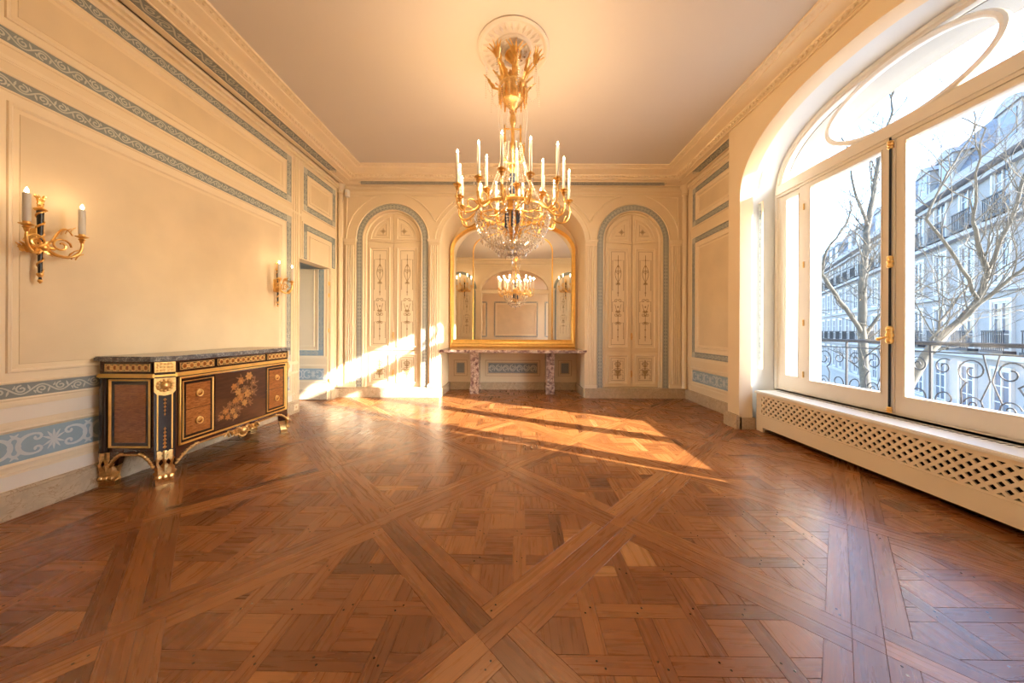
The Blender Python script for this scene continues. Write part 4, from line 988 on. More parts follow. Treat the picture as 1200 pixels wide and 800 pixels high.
# canted corner posts with masks and husk drops
for P in (PCN, PCN2):
    mb = MB(); mb.box((0.006, 0.20, -0.01), (CW - 0.006, 0.95, 0.006), P); po = mb.build('corner_post', 'ebony', CM)
    mb = MB()
    for u in (0.018, CW - 0.026): mb.box((u, 0.27, 0.006), (u + 0.008, 0.70, 0.012), P)
    mb.build('gilt_moulding', 'gilt_soft', po)
    mb = MB(); mb.prism([(0.004, 0.72), (0.02, 0.695), (CW / 2, 0.685), (CW - 0.02, 0.695), (CW - 0.004, 0.72), (CW - 0.004, 0.822), (0.004, 0.822)], 0.004, 0.014, P)
    mb.ball(P(CW / 2, 0.765, 0.016), 0.026, 8, 1.2)
    for k in range(12): a = 2 * PI * k / 12; mb.ball(P(CW / 2 + 0.038 * cos(a), 0.765 + 0.040 * sin(a), 0.016), 0.012, 5)
    mb.box((0.006, 0.866, 0.004), (CW - 0.006, 0.945, 0.012), P)
    for k in range(5):
        for q in range(3): mb.ball(P(0.022 + 0.019 * k, 0.882 + 0.024 * q, 0.013), 0.009, 5)
    mb.build('bronze_mask', 'bronze_gilt', po, smooth=50)
    mb = MB()
    for k in range(5): mb.octa(P(CW / 2, 0.655 - k * 0.028, 0.012), 0.013 - 0.0015 * k, 0.014)
    mb.build('husk_drop', 'bronze_gilt', po); mb = MB()
    for k in range(6): mb.octa(P(CW / 2, 0.29 + k * 0.028, 0.012), 0.016 - 0.0012 * k, 0.016)
    mb.build('husk_drop', 'bronze_gilt', po)
# legs with gilt sabots, aprons
def leg_at(x, y, nx, ny, front):
    n = Vector((nx, ny, 0)).normalized(); s_ = Vector((-n.y, n.x, 0)); b0 = Vector((x, y, 0))
    prof = [(0.265, 0.060, 0.010), (0.20, 0.056, 0.006), (0.15, 0.046, -0.002), (0.10, 0.038, -0.004), (0.055, 0.038, 0.008), (0.03, 0.044, 0.018), (0.0, 0.044, 0.018)]
    mb = MB(); mb.rings([[b0 + s_ * w_ * a + n * (off - (0 if b_ > 0 else w_ * 1.3)) + Vector((0, 0, z)) for a, b_ in ((-1, 1), (1, 1), (0.8, -1), (-0.8, -1))] for z, w_, off in prof], True, True); lg = mb.build('leg', 'mahogany', CM)
    mb = MB()
    for q in (-1, 0, 1):
        leaf(mb, b0 + n * 0.022 + s_ * q * 0.030 + Vector((0, 0, 0.04)), n + s_ * q * 0.4, (0, 0, 1), 0.17 if q == 0 else 0.14, 0.075, 0.35, 8)
        leaf(mb, b0 + n * 0.016 + s_ * q * 0.036 + Vector((0, 0, 0.262)), n + s_ * q * 0.4, (0, 0, -1), 0.11, 0.065, 0.4, 6)
        mb.ball(b0 + n * 0.028 + s_ * q * 0.030 + Vector((0, 0, 0.060)), 0.020, 6)
    mb.rings([[b0 + s_ * w_ * a + n * (off - (0 if b_ > 0 else w_ * 1.3)) + Vector((0, 0, z)) for a, b_ in ((-1, 1), (1, 1), (0.8, -1), (-0.8, -1))] for z, w_, off in ((0.14, 0.046, 0.0), (0.10, 0.041, 0.004), (0.055, 0.042, 0.014), (0.035, 0.050, 0.026), (0.03, 0.048, 0.024), (0.0, 0.048, 0.024))], True, True)
    mb.build('gilt_sabot', 'bronze_gilt', lg, smooth=30)
leg_at(CD - CA / 2 - 0.01, CA / 2 + 0.01 - 0.0, 1, -1, True); leg_at(CD - CA / 2 - 0.01, CL - CA / 2 - 0.01, 1, 1, True)
leg_at(0.05, 0.028, 0.3, -1, False); leg_at(0.05, CL - 0.028, 0.3, 1, False)
def apron(P, u0, u1, z1=0.262, drop=0.10, ln=0.15):
    n = 12; lo = []
    for i in range(n + 1): t_ = i / n; lo.append((u0 + ln * t_, z1 - 0.02 - drop * (1 - t_) ** 2.2))
    hi = [(u1 - (p[0] - u0), p[1]) for p in reversed(lo)]
    mb = MB(); mb.prism([(u0, z1)] + lo + hi + [(u1, z1)], -0.02, 0.0, P); ap = mb.build('apron', 'mahogany', CM)
    mb = MB(); pts = lo + hi
    mb.tube([P(u, v, 0.004) for u, v in pts], 0.008, 6)
    for k, (u, v) in enumerate(lo[:-2] + hi[2:]): mb.ball(P(u, v + 0.008, 0.006), 0.013 if k % 2 else 0.010, 5)
    mb.build('gilt_edge', 'bronze_gilt', ap, smooth=50)
apron(PS, 0.085, CD - CA + 0.005, ln=0.12); apron(PS2, 0.085, CD - CA + 0.005, ln=0.12); apron(PF, CA - 0.005, CL - CA + 0.005, ln=0.20)
mb = MB(); uc = CL / 2
mb.ball(PF(uc, 0.215, 0.006), 0.030, 8, 1.3)
for k in range(9): a = PI + PI * k / 8; mb.ball(PF(uc + 0.052 * cos(a), 0.215 + 0.055 * sin(a), 0.008), 0.013, 5)
for sg in (-1, 1):
    mb.tube([PF(uc + sg * (0.03 + 0.17 * i / 12), 0.235 + 0.02 * sin(i * 0.9), 0.010) for i in range(13)], [0.013 - 0.0007 * i for i in range(13)], 6)
    mb.tube([PF(uc + sg * (0.085 + 0.035 * (1 - i / 14) * cos(i * 0.6)), 0.205 + 0.035 * (1 - i / 14) * sin(i * 0.6), 0.010) for i in range(13)], 0.007, 6)
    for k in range(4): leaf(mb, PF(uc + sg * (0.06 + 0.035 * k), 0.245, 0.008), (0.3, sg * 1, -0.4), (0.4, 0, -1), 0.05, 0.03, 0.8, 5)
mb.build('apron_cartouche', 'bronze_gilt', CM, smooth=50)

# ---- candle lamp helper
def candle(par, P0, length, r, fl=0.034, watts=0.0):
    x, y, z = P0
    mb = MB(); mb.lathe([(r, 0), (r, length - 0.004), (r * 0.75, length), (0.002, length)], (x, y, z), 12); cn_ = mb.build('candle', 'candle', par, smooth=40)
    mb = MB(); mb.lathe([(0.003, 0), (0.0085, 0.008), (0.0095, 0.014), (0.006, 0.024), (0.001, fl)], (x, y, z + length), 10); mb.build('bulb', 'flame', cn_, smooth=60)
    if watts:
        ld = bpy.data.lights.new('candle_light', 'POINT'); ld.energy = watts; ld.color = (1.0, 0.66, 0.34); ld.shadow_soft_size = 0.02
        lo = bpy.data.objects.new('candle_light', ld); COL.objects.link(lo); lo.location = (x, y, z + length + fl + 0.022); lo.parent = par
def drip_pan(mb, c, r=0.03):
    mb.lathe([(0.004, -0.05), (0.010, -0.045), (0.012, -0.03), (0.018, -0.022), (0.010, -0.014), (r, -0.004), (r * 1.05, 0.0), (0.016, 0.002), (0.014, 0.018), (0.002, 0.018)], c, 12)

# ---- wall sconces
def sconce(loc, rz, label, arms, zoff=(0,), group=None):
    """local +x leaves the wall, y runs along it"""
    s_ = thing('wall_sconce', label, 'wall sconce', loc, rz, group)
    x = 0.045
    mb = MB(); mb.lathe([(0.002, -0.295), (0.010, -0.285), (0.006, -0.262), (0.009, -0.245), (0.009, -0.23), (0.011, -0.05), (0.013, 0.06), (0.016, 0.185)], (x, 0, 0), 12); mb.build('torch_shaft', 'sconce_black', s_, smooth=40)
    mb = MB(); mb.tube([(x + (0.0095 + 0.0065 * t_) * cos(t_ * 32), (0.0095 + 0.0065 * t_) * sin(t_ * 32), -0.23 + 0.41 * t_) for t_ in [i / 70 for i in range(71)]], 0.0062, 5)
    mb.lathe([(0.022, 0.178), (0.030, 0.188), (0.024, 0.196), (0.012, 0.204), (0.014, 0.215), (0.004, 0.218)], (x, 0, 0), 12)
    mb.lathe([(0.001, -0.30), (0.012, -0.285), (0.004, -0.262), (0.015, -0.245), (0.015, -0.232)], (x, 0, 0), 10)
    for k in range(7): a = 2 * PI * k / 7; leaf(mb, (x + 0.006 * cos(a), 0.006 * sin(a), 0.212), (cos(a), sin(a), 0), (0, 0, 1), 0.075, 0.034, 0.75 if k % 2 else 1.1, 6)
    mb.box((0, -0.018, -0.10), (x, 0.018, 0.06)); mb.build('gilt_mount', 'gilt', s_, smooth=40)
    for dy, dx, zc in arms:
        px, py, pz = dx, dy, zc
        mb = MB(); sg = 1 if dy > 0 else -1
        p0 = Vector((x + 0.01, sg * 0.012, -0.06)); p3 = Vector((px, py, pz - 0.045))
        p1 = Vector((x + 0.06, sg * 0.05, -0.15)); p2 = Vector((px, py * 1.10, pz - 0.16))
        mb.tube([p0 * (1 - t_) ** 3 + p1 * 3 * t_ * (1 - t_) ** 2 + p2 * 3 * t_ * t_ * (1 - t_) + p3 * t_ ** 3 for t_ in [i / 14 for i in range(15)]], [0.011 - 0.004 * i / 14 for i in range(15)], 8)
        drip_pan(mb, (px, py, pz), 0.030)
        q = p0 * 0.2 + p1 * 0.4 + p2 * 0.4
        for k in range(3): leaf(mb, q + Vector((0, sg * 0.02 * k, 0.0)), (0.3, sg, 0), (0.1, sg * 0.3, 1), 0.09 - 0.015 * k, 0.035, 1.3, 7)
        cc = Vector((x + 0.05, sg * 0.055, -0.035))
        mb.tube([cc + Vector((0.01, sg * 0.05 * (1 - i / 20) * cos(i * 0.55), 0.05 * (1 - i / 20) * sin(i * 0.55))) for i in range(16)], 0.006, 6)
        mb.build('arm', 'gilt', s_, smooth=50)
        candle(s_, (px, py, pz + 0.016), 0.175, 0.0165, 0.036, SCONCE_W)
    mb = MB(); mb.tube([(x + 0.03, 0.03 + 0.10 * t_, -0.02 + 0.11 * sin(t_ * 2.4)) for t_ in [i / 12 for i in range(13)]], [0.007 - 0.003 * i / 12 for i in range(13)], 6)
    for k in range(4): leaf(mb, (x + 0.03, 0.05 + 0.022 * k, 0.035 + 0.012 * k), (0.4, 1, 0.2), (0, 0.3, 1), 0.05, 0.026, 1.3, 5)
    mb.ball((x + 0.02, 0, -0.06), 0.026, 7)
    for k in range(6): a = 2 * PI * k / 6; leaf(mb, (x + 0.025, 0.012 * cos(a), -0.06 + 0.012 * sin(a)), (1, 0, 0), (0, cos(a), sin(a)), 0.055, 0.03, 0.9, 5)
    mb.build('foliage_spray', 'gilt', s_, smooth=50)
    return s_
two = ((-0.135, 0.165, 0.05), (0.135, 0.135, 0.05))
sconce((XL + 0.003, 2.085, 1.795), 0, 'gilt two-candle wall sconce on the painted panel, at the end away from the concealed door', two)
sconce((XL + 0.003, 4.155, 1.795), 0, 'gilt two-candle wall sconce between the commode and the concealed door', two)
four = ((-0.20, 0.13, 0.06), (0.20, 0.13, 0.06), (-0.10, 0.19, 0.12), (0.10, 0.19, 0.12))
for sg, lb in ((-1, 'gilt four-candle sconce left of the wide arch reflected in the mirror'), (1, 'gilt four-candle sconce right of the wide arch reflected in the mirror')):
    sconce((AX + sg * 1.98, YR + 0.003, 2.80), PI / 2, lb, four).scale = (1.4, 1.4, 1.4)

# ---- chandelier
CH = thing('chandelier', 'gilt bronze and crystal chandelier with two rings of lit candles below the ceiling rosette', 'chandelier', (RX, RY, ZC - 0.034))
Z = lambda a: a - (ZC - 0.034)                 # absolute height -> local
mb = MB(); mb.lathe([(0.001, Z(3.86)), (0.075, Z(3.855)), (0.080, Z(3.835)), (0.05, Z(3.80)), (0.02, Z(3.77)), (0.012, Z(3.76)), (0.012, Z(3.55))], (0, 0, 0), 20); mb.build('ceiling_canopy', 'gilt', CH, smooth=40)
mb = MB(); mb.lathe([(0.02, Z(3.565)), (0.10, Z(3.56)), (0.135, Z(3.545)), (0.14, Z(3.525)), (0.125, Z(3.50)), (0.115, Z(3.47)), (0.105, Z(3.42)), (0.085, Z(3.385)), (0.05, Z(3.365)), (0.045, Z(3.34)), (0.02, Z(3.32)), (0.012, Z(3.30)), (0.026, Z(3.27)), (0.034, Z(3.22)), (0.020, Z(3.17)), (0.012, Z(3.15))], (0, 0, 0), 24)
for k in range(14):
    a = 2 * PI * k / 14; mb.lathe([(0.004, Z(3.535)), (0.013, Z(3.50)), (0.016, Z(3.46)), (0.012, Z(3.415)), (0.006, Z(3.40)), (0.010, Z(3.385)), (0.002, Z(3.365))], (0.128 * cos(a), 0.128 * sin(a), 0), 7)
mb.build('crown_basket', 'bronze_gilt', CH, smooth=50)
for k in range(8):
    a = 2 * PI * k / 8 + 0.2; up = k % 2; mb = MB()
    d = Vector((cos(a), sin(a), 0)); r0, r1, z1 = (0.11, 0.25, 3.66) if up else (0.09, 0.13, 3.74)
    p = [d * r0 + Vector((0, 0, Z(3.53))), d * (r0 + (r1 - r0) * 0.3) + Vector((0, 0, Z(3.58))), d * r1 + Vector((0, 0, Z(z1 - 0.02)))]
    mb.tube(p, [0.014, 0.012, 0.009], 6)
    for q in (-0.9, -0.45, 0, 0.45, 0.9):
        s_ = Vector((-sin(a), cos(a), 0)); leaf(mb, p[2] - d * 0.005, (d * (0.5 if up else 0.3) + s_ * q).normalized(), (d * (0.4 if up else 0.15) + s_ * q * 0.6 + Vector((0, 0, 1))).normalized(), 0.13 if up else 0.15, 0.050, 0.7, 6)
    leaf(mb, p[0], d, (d * 0.5 + Vector((0, 0, 1))).normalized(), 0.17, 0.085, 0.6, 7)
    mb.build('crown_plume', 'gilt', CH, smooth=50)
mb = MB(); mb.lathe([(0.012, Z(3.16)), (0.016, Z(3.13)), (0.016, Z(2.98)), (0.021, Z(2.97)), (0.018, Z(2.95)), (0.018, Z(2.80)), (0.030, Z(2.79)), (0.045, Z(2.76)), (0.025, Z(2.73)), (0.018, Z(2.70))], (0, 0, 0), 14)
mb.tube([(-0.085, 0, Z(3.14)), (0.085, 0, Z(3.135))], 0.007, 6)
for sg in (-1, 1):
    mb.lathe([(0.004, Z(3.18)), (0.008, Z(3.15)), (0.008, Z(3.06)), (0.012, Z(3.05)), (0.005, Z(3.0))], (sg * 0.075, 0, 0), 8)
mb.build('stem', 'gilt', CH, smooth=40)
for k in range(4):
    a = PI / 2 * k; d = Vector((cos(a), sin(a), 0)); mb = MB()
    mb.tube([d * r + Vector((0, 0, Z(z))) for r, z in ((0.02, 2.80), (0.07, 2.83), (0.10, 2.89), (0.11, 2.95), (0.095, 2.99), (0.085, 2.97))], [0.012, 0.012, 0.011, 0.010, 0.008, 0.006], 6)
    leaf(mb, d * 0.10 + Vector((0, 0, Z(2.88))), d, (0, 0, 1), 0.13, 0.05, 0.3, 7); mb.build('lyre_scroll', 'gilt', CH, smooth=50)
mb = MB(); mb.lathe([(0.012, Z(2.72)), (0.03, Z(2.70)), (0.036, Z(2.66)), (0.022, Z(2.63)), (0.016, Z(2.61)), (0.032, Z(2.57)), (0.03, Z(2.53)), (0.014, Z(2.50))], (0, 0, 0), 16); mb.build('cobalt_vase', 'cobalt', CH, smooth=50)
mb = MB(); mb.lathe([(0.014, Z(2.51)), (0.05, Z(2.49)), (0.055, Z(2.45)), (0.03, Z(2.43)), (0.02, Z(2.38)), (0.06, Z(2.36)), (0.09, Z(2.345)), (0.09, Z(2.33)), (0.02, Z(2.32)), (0.02, Z(2.13)), (0.07, Z(2.12)), (0.085, Z(2.10)), (0.06, Z(2.08)), (0.02, Z(2.06)), (0.015, Z(2.03)), (0.03, Z(2.01)), (0.01, Z(1.985))], (0, 0, 0), 18)
for k in range(10):
    a = 2 * PI * k / 10; d = (cos(a), sin(a), 0)
    leaf(mb, (0.04 * cos(a), 0.04 * sin(a), Z(2.36)), d, (0.3 * d[0], 0.3 * d[1], 1), 0.14, 0.07, 1.2, 7); leaf(mb, (0.05 * cos(a + .3), 0.05 * sin(a + .3), Z(2.11)), d, (0.8 * d[0], 0.8 * d[1], 0.6), 0.15, 0.06, 1.2, 7)
mb.build('centre_body', 'gilt', CH, smooth=50)
for k in range(8):
    a = 2 * PI * k / 8; mb = MB(); mb.lathe([(0.006, Z(2.33)), (0.010, Z(2.30)), (0.012, Z(2.16)), (0.006, Z(2.13))], (0.065 * cos(a), 0.065 * sin(a), 0), 8); mb.build('dark_rod', 'cobalt', CH, smooth=40)
RR = 0.345
mb = MB(); mb.rings([[((RR + e) * cos(2 * PI * q / 64), (RR + e) * sin(2 * PI * q / 64), Z(z)) for q in range(64)] for e, z in ((-0.008, 2.345), (0.006, 2.345), (0.010, 2.335), (0.006, 2.318), (-0.008, 2.315), (-0.008, 2.345))]); 
for k in range(6): a = 2 * PI * k / 6; mb.tube([(0.07 * cos(a), 0.07 * sin(a), Z(2.34)), (0.2 * cos(a), 0.2 * sin(a), Z(2.36)), (RR * cos(a), RR * sin(a), Z(2.33))], 0.007, 6)
mb.build('main_ring', 'gilt', CH, smooth=40)
def bez(p0, p1, p2, p3, n=16): return [p0 * (1 - t_) ** 3 + p1 * 3 * t_ * (1 - t_) ** 2 + p2 * 3 * t_ * t_ * (1 - t_) + p3 * t_ ** 3 for t_ in [i / n for i in range(n + 1)]]
rnd = random.Random(11)
for k in range(14):
    a = R(5 + 360 / 14 * k); d = Vector((cos(a), sin(a), 0)); ro = 0.555 if k % 2 == 0 else 0.500; zc = 2.470
    mb = MB(); V = lambda r, z: d * r + Vector((0, 0, Z(z)))
    cp = bez(V(RR, 2.33), V(RR + 0.10, 2.20), V(ro + 0.04, 2.22), V(ro, zc - 0.045))
    mb.tube(cp, [0.010 - 0.004 * i / 16 for i in range(17)], 7)
    mb.tube(bez(V(RR + 0.02, 2.34), V(RR + 0.09, 2.42), V(RR + 0.14, 2.34), V(RR + 0.10, 2.30), 10), 0.0055, 6)
    for q in (4, 8, 12): leaf(mb, cp[q], d if q > 6 else -d, (0, 0, 1) if q > 6 else d, 0.075, 0.035, 1.2, 6)
    mb.lathe([(0.004, Z(zc) - 0.05), (0.012, Z(zc) - 0.045), (0.014, Z(zc) - 0.03), (0.024, Z(zc) - 0.022), (0.012, Z(zc) - 0.012), (0.036, Z(zc) - 0.004), (0.038, Z(zc)), (0.016, Z(zc) + 0.002), (0.016, Z(zc) + 0.018), (0.002, Z(zc) + 0.018)], (ro * cos(a), ro * sin(a), 0), 12)
    mb.build('candle_arm', 'gilt', CH, smooth=50)
    candle(CH, (ro * cos(a), ro * sin(a), Z(zc) + 0.012), 0.262, 0.0125, 0.036, CANDLE_W)
for k in range(7):
    a = R(20 + 360 / 7 * k); d = Vector((cos(a), sin(a), 0)); ro = 0.325; zc = 2.455; mb = MB(); V = lambda r, z: d * r + Vector((0, 0, Z(z)))
    mb.tube(bez(V(0.08, 2.36), V(0.18, 2.26), V(ro, 2.30), V(ro, zc - 0.045)), 0.008, 6)
    mb.lathe([(0.004, Z(zc) - 0.05), (0.012, Z(zc) - 0.045), (0.014, Z(zc) - 0.03), (0.024, Z(zc) - 0.022), (0.012, Z(zc) - 0.012), (0.034, Z(zc) - 0.004), (0.036, Z(zc)), (0.016, Z(zc) + 0.018), (0.002, Z(zc) + 0.018)], (ro * cos(a), ro * sin(a), 0), 12)
    for q in range(3): leaf(mb, V(ro - 0.02, zc - 0.06), (d + Vector((-d.y, d.x, 0)) * (q - 1)).normalized(), (0, 0, 1), 0.06, 0.03, 1.1, 6)
    mb.build('candle_arm', 'gilt', CH, smooth=50)
    candle(CH, (ro * cos(a), ro * sin(a), Z(zc) + 0.012), 0.262, 0.0125, 0.036, CANDLE_W)
def strands(count, pts, r, phase=0.0, gap=1.0):
    """crystal bead strand through (radius, z) points, copied round the axis"""
    mb = MB(); pa = Path(pts); n = max(2, int(pa.L / (2.3 * r * gap)))
    for i in range(n + 1):
        x, z = pa.at(pa.L * i / n, 0); mb.octa((x, 0, Z(z)), r, r * 1.25)
    me = mb.mesh('crystal_strand')
    for k in range(count):
        o = link('crystal_strand', me, 'crystal', CH); o.rotation_euler = (0, 0, phase + 2 * PI * k / count)
strands(16, [(0.09, 2.97), (0.11, 2.85), (0.15, 2.70), (0.22, 2.52), (RR - 0.01, 2.345)], 0.0085)
strands(36, [(RR, 2.31), (RR + 0.012, 2.25), (RR - 0.005, 2.18), (0.30, 2.11), (0.235, 2.05), (0.15, 2.01), (0.06, 2.00)], 0.0115, 0.05)
strands(18, [(0.20, 2.03), (0.195, 1.985), (0.15, 1.95), (0.08, 1.935), (0.02, 1.93)], 0.0100)
strands(8, [(0.255, 3.68), (0.262, 3.55), (0.262, 3.40)], 0.0065, 0.2, 1.4)
strands(8, [(0.255, 3.66), (0.24, 3.48), (0.19, 3.42), (0.145, 3.48)], 0.006, 0.2, 1.4)
strands(10, [(0.135, 3.45), (0.14, 3.25), (0.12, 3.0)], 0.0055, 0.1, 1.6)
strands(14, [(0.52, 2.455), (0.522, 2.40)], 0.009, R(5), 1.2)
def drops(count, r, z, size, phase=0.0):
    mb = MB(); mb.octa((r, 0, Z(z)), size, size * 2.2); mb.octa((r, 0, Z(z) + size * 2.8), size * 0.4, size * 0.5); me = mb.mesh('crystal_drop')
    for k in range(count): o = link('crystal_drop', me, 'crystal', CH); o.rotation_euler = (0, 0, phase + 2 * PI * k / count)
drops(24, RR + 0.012, 2.27, 0.013, 0.1); drops(18, 0.24, 2.02, 0.014); drops(12, 0.13, 1.93, 0.013); drops(24, 0.30, 2.06, 0.012, 0.06); drops(14, 0.555, 2.40, 0.010, R(5))
mb = MB(); mb.ball((0, 0, Z(1.905)), 0.022, 8); mb.octa((0, 0, Z(1.86)), 0.012, 0.028); mb.build('crystal_finial', 'crystal', CH)

# ---- small fittings
sn = thing('alarm_sensor', 'small white motion sensor box high in the corner beside the arched cupboard', 'sensor', (XL + 0.17, YB - 0.045, 3.62))
mb = MB(); mb.prism([(-0.032, -0.02), (0.032, -0.02), (0.032, 0.035), (0.018, 0.05), (-0.018, 0.05), (-0.032, 0.035)], -0.06, 0.06, lambda a, b_, c: (a, -b_, c)); mb.build('housing', 'white_metal', sn)
mb = MB(); mb.box((-0.018, -0.053, -0.04), (0.018, -0.050, 0.0)); mb.build('lens', 'pale', sn)
so = thing('wall_socket', 'small cream power socket set in the marble base beside the door opening', 'socket', (XL + 0.028, 4.53, 0.085))
mb = MB(); mb.box((0, -0.04, -0.04), (0.008, 0.04, 0.04)); mb.build('plate', 'trim', so)
mb = MB(); mb.prism([(0.018 * cos(PI * q / 8), 0.018 * sin(PI * q / 8)) for q in range(16)], 0.008, 0.0095, lambda a, b_, c: (c, a, b_)); mb.build('outlet', 'line', so)

# ================================================================== OUTSIDE THE WINDOW
mb = MB(); mb.box((3.66, -40, -6.3), (150, 150, -6.0)); struct(mb, 'ground', 'street')
mb = MB(); mb.box((3.66, -1.0, 0.14), (4.76, 6.9, 0.24)); mb.box((3.66, -1.0, 0.06), (4.70, 6.9, 0.14)); struct(mb, 'balcony_slab', 'stone_trim')
rl = thing('balcony_railing', 'dark wrought iron balcony railing with scrolls outside the arched window', 'railing', (4.62, 3.3, 0.24)); rl.scale = (1, 1, 0.92)
PRL = lambda u, v, h: (h, u, v)
mb = MB(); mb.box((-3.4, 0.885, -0.022), (3.4, 0.910, 0.022), PRL); mb.tube([PRL(-3.4, 0.915, 0), PRL(3.4, 0.915, 0)], 0.018, 8); mb.build('handrail', 'iron', rl, smooth=40)
mb = MB(); mb.box((-3.4, 0.80, -0.008), (3.4, 0.815, 0.008), PRL); mb.box((-3.4, 0.06, -0.010), (3.4, 0.08, 0.010), PRL); mb.build('cross_rail', 'iron', rl)
def curl(c, r0, r1, a0, a1, n=22): return [PRL(c[0] + (r0 + (r1 - r0) * i / n) * cos(a0 + (a1 - a0) * i / n), c[1] + (r0 + (r1 - r0) * i / n) * sin(a0 + (a1 - a0) * i / n), 0) for i in range(n + 1)]
m1 = MB(); m1.tube(curl((-0.13, 0.62), 0.03, 0.15, 4.5 * PI, 2.0 * PI - 1.2), 0.008, 5); m1.tube(curl((0.13, 0.26), 0.03, 0.16, 3.5 * PI, 0.9 * PI), 0.008, 5)
m1.tube([PRL(-0.07, 0.49, 0), PRL(-0.02, 0.40, 0), PRL(-0.025, 0.30, 0)], 0.008, 5); m1.tube(curl((-0.14, 0.24), 0.02, 0.10, 3 * PI, 0.2), 0.007, 5); m1.tube(curl((0.15, 0.64), 0.02, 0.10, -2 * PI, 0.7 * PI), 0.007, 5)
m1.tube([PRL(-0.27, 0.08, 0), PRL(-0.20, 0.30, 0), PRL(-0.28, 0.52, 0), PRL(-0.22, 0.80, 0)], 0.007, 5)
me1 = m1.mesh('scroll', 50)
m2 = MB(); m2.box((-0.010, 0.0, -0.010), (0.010, 0.885, 0.010), PRL); me2 = m2.mesh('post')
for k in range(15):
    o = link('scroll', me1, 'iron', rl); o.location = (0, -3.15 + k * 0.45, 0); o.scale = (1, 0.78 if k % 2 else -0.78, 1)
for k in range(8): o = link('post', me2, 'iron', rl); o.location = (0, -3.375 + k * 0.90, 0)

# ---- building across the street
FD = Vector((0.56, 0.83, 0)).normalized(); FN = Vector((-FD.y, FD.x, 0))
bl = thing('stone_building', 'pale stone apartment building with slate mansard roof across the street', 'building', (24, 17, -6.0))
PO = lambda u, v, h: tuple(FD * u + FN * h + Vector((0, 0, v)))
U0, U1 = -7.0, 74.0; EV = 15.4; RT = 19.0; FLH = 3.15
mb = MB(); mb.box((U0, 0, -9), (U1, EV, 0), PO); mb.build('facade_wall', 'stone', bl)
mb = MB()
mb.prism([(0.1, EV), (-1.6, RT), (-8, RT + 0.8), (-9, EV)], U0, U1, lambda a, b_, c: PO(c, b_, a)); mb.build('mansard_roof', 'slate', bl)
for v, hh, pr in ((EV - 0.35, 0.45, 0.55), (EV - 0.7, 0.2, 0.25), (EV - FLH, 0.22, 0.35), (EV - 2 * FLH, 0.20, 0.18), (EV - 3 * FLH, 0.22, 0.35), (EV - 4 * FLH, 0.3, 0.25)):
    mb = MB(); mb.box((U0, v, 0), (U1, v + hh, pr), PO); mb.build('string_course', 'stone_trim', bl)
mf = MB(); mf.frame(PO, -0.72, 0.72, -0.18, 2.40, [(0, 0), (0, 0.10), (0.15, 0.10), (0.15, 0.0)])
mf.frame(PO, -0.56, 0.56, 0.0, 2.24, [(0, 0.02), (0, 0.06), (0.07, 0.06), (0.07, 0.02)]); mf.box((-0.04, 0, 0.02), (0.04, 2.24, 0.06), PO)
for z in (0.75, 1.5): mf.box((-0.5, z - 0.025, 0.02), (0.5, z + 0.025, 0.05), PO)
wf = mf.mesh('window'); mp_ = MB(); mp_.box((-0.55, 0.0, 0.004), (0.55, 2.24, 0.02), PO); wp = mp_.mesh('pane')
wf.materials.append(M['far_frame'])
mr_ = MB(); mr_.box((-0.75, 0.86, 0.28), (0.75, 0.92, 0.34), PO)
for k in range(13): mr_.box((-0.73 + k * 0.12, 0.0, 0.30), (-0.70 + k * 0.12, 0.86, 0.32), PO)
mr_.box((-0.8, -0.12, 0), (0.8, 0, 0.36), PO); rm = mr_.mesh('window_railing')
nb = int((U1 - U0) / 2.55)
for k in range(nb):
    u = U0 + 1.4 + k * 2.55
    for fl_ in range(4):
        v = EV - (fl_ + 1) * FLH + 0.42
        o = link('window', wf, None, bl); o.location = FD * u + Vector((0, 0, v)); p = link('pane', wp, 'far_glass', o)
        if fl_ in (0, 2): r_ = link('window_railing', rm, 'iron', bl); r_.location = o.location
# dormers
md = MB(); md.box((-0.75, 0.0, -1.6), (0.75, 1.9, 0.12), PO); md.prism([(-0.9, 1.9), (0.9, 1.9), (0.55, 2.25), (0, 2.38), (-0.55, 2.25)], -1.6, 0.22, PO); dm = md.mesh('dormer')
ws = MB(); ws.box((-0.5, 0.2, 0.12), (0.5, 1.7, 0.15), PO); wsm = ws.mesh('pane')
for k in range(0, nb):
    if k % 2 == 0 or True:
        u = U0 + 1.4 + k * 2.55
        if k % 3 == 2: continue
        o = link('dormer', dm, 'stone_trim', bl); o.location = FD * u + FN * -0.25 + Vector((0, 0, EV + 0.15)); link('pane', wsm, 'far_glass', o)
for k in range(6):
    u = U0 + 6 + k * 12.5; mb = MB(); mb.box((u, RT - 0.5, -5), (u + 2.6, RT + 2.3, -3.6), PO)
    for q in range(5): mb.box((u + 0.2 + q * 0.48, RT + 2.3, -4.5), (u + 0.45 + q * 0.48, RT + 2.9, -4.2), PO)
    mb.build('chimney_stack', 'brick_red' if k % 2 else 'stone', bl)

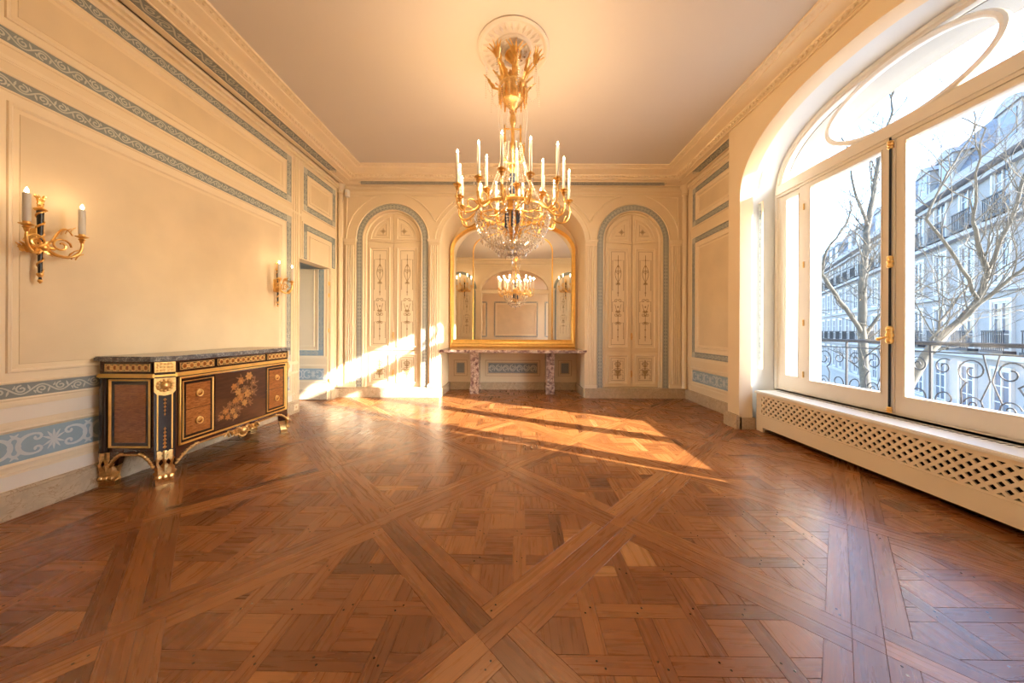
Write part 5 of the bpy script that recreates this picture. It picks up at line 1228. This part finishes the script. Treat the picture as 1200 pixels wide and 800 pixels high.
# ---- bare plane trees in the street
def at(px, py, Y): return Vector(((px - 606) / F * Y, Y, H + (387 - py) / F * Y))
def tree(label, limbs, seed, base):
    rnd = random.Random(seed); root = thing('plane_tree', label, 'tree', base); b0 = Vector(base); tw = MB()
    def grow(p, d, l, r, lev):
        n = 6; pts = [p.copy()]; dd = d.copy()
        for i in range(n):
            dd = (dd + Vector((rnd.gauss(0, .16), rnd.gauss(0, .16), rnd.gauss(0.04, .13)))).normalized(); pts.append(pts[-1] + dd * l / n)
        tw.tube(pts, [r * (1 - 0.6 * i / n) for i in range(n + 1)], 5 if lev < 2 else 4, False)
        if lev < 3:
            for k in range(3 if lev < 2 else 3):
                q = rnd.randint(2, n); nd = ((pts[q] - pts[q - 1]).normalized() + Vector((rnd.gauss(0, .6), rnd.gauss(0, .6), rnd.gauss(0.1, .5)))).normalized()
                grow(pts[q], nd, l * rnd.uniform(.45, .75), r * .5, lev + 1)
    for k, (pts, r0, r1, sub) in enumerate(limbs):
        loc = [p - b0 for p in pts]; dense = []
        for a, b_ in zip(loc, loc[1:]): dense += [a.lerp(b_, i / 4) + Vector((rnd.gauss(0, .012), rnd.gauss(0, .012), 0)) for i in range(4)]
        dense.append(loc[-1]); n = len(dense) - 1
        mb = MB(); mb.tube(dense, [r0 + (r1 - r0) * i / n for i in range(n + 1)], 9); mb.build('trunk' if k == 0 else 'limb', 'bark', root, smooth=60)
        for q in range(int(sub * 3.0)):
            i = rnd.randint(max(1, n // 4), n); d = (dense[i] - dense[i - 1]).normalized()
            grow(dense[i], (d + Vector((rnd.gauss(0, .7), rnd.gauss(0, .7), rnd.gauss(0.15, .5)))).normalized(), rnd.uniform(.7, 1.9), max(0.008, r1 * 0.5), 0)
        grow(dense[-1], (dense[-1] - dense[-2]).normalized(), 1.4, r1, 0)
    tw.build('twigs', 'bark', root, 'stuff', 60)
Yt = 11.0; t0 = at(1016, 470, Yt)
tree('bare plane tree with forked trunk seen through the casement nearer the mirror wall', [
    ([Vector((t0.x, t0.y, -6)), t0, at(1011, 400, Yt), at(1010, 330, Yt), at(1016, 270, Yt + .2), at(1024, 215, Yt + .4), at(1036, 150, Yt + .6)], 0.16, 0.05, 9),
    ([at(1010, 388, Yt), at(990, 358, Yt - .1), at(968, 328, Yt - .3), at(962, 318, Yt - .3), at(968, 292, Yt - .4), at(990, 262, Yt - .4)], 0.07, 0.03, 7),
    ([at(1012, 395, Yt), at(1030, 368, Yt - .2), at(1060, 345, Yt - .4)], 0.06, 0.03, 5),
    ([at(1016, 262, Yt + .2), at(1000, 220, Yt + .2), at(992, 170, Yt + .3)], 0.05, 0.02, 6)], 5, (t0.x, t0.y, -6.0))
Y2 = 5.6; t1 = at(1052, 470, Y2)
tree('bare plane tree with sweeping limbs behind the scrolled railing', [
    ([Vector((t1.x, t1.y, -6)), t1, at(1085, 415, Y2), at(1118, 380, Y2), at(1148, 350, Y2), at(1157, 318, Y2), at(1146, 285, Y2 - .1), at(1140, 250, Y2 - .1)], 0.085, 0.022, 7),
    ([at(1118, 380, Y2), at(1150, 352, Y2 - .2), at(1185, 322, Y2 - .4), at(1225, 290, Y2 - .6)], 0.035, 0.018, 5),
    ([at(1085, 415, Y2), at(1100, 375, Y2 + .1), at(1128, 340, Y2 + .2), at(1140, 325, Y2 + .2)], 0.022, 0.012, 4),
    ([at(1148, 350, Y2), at(1120, 300, Y2), at(1085, 255, Y2), at(1110, 200, Y2 + .2), at(1140, 150, Y2 + .2)], 0.028, 0.012, 6),
    ([at(1157, 318, Y2), at(1190, 240, Y2 - .2), at(1215, 170, Y2 - .2), at(1230, 90, Y2)], 0.03, 0.012, 6)], 9, (t1.x, t1.y, -6.0))
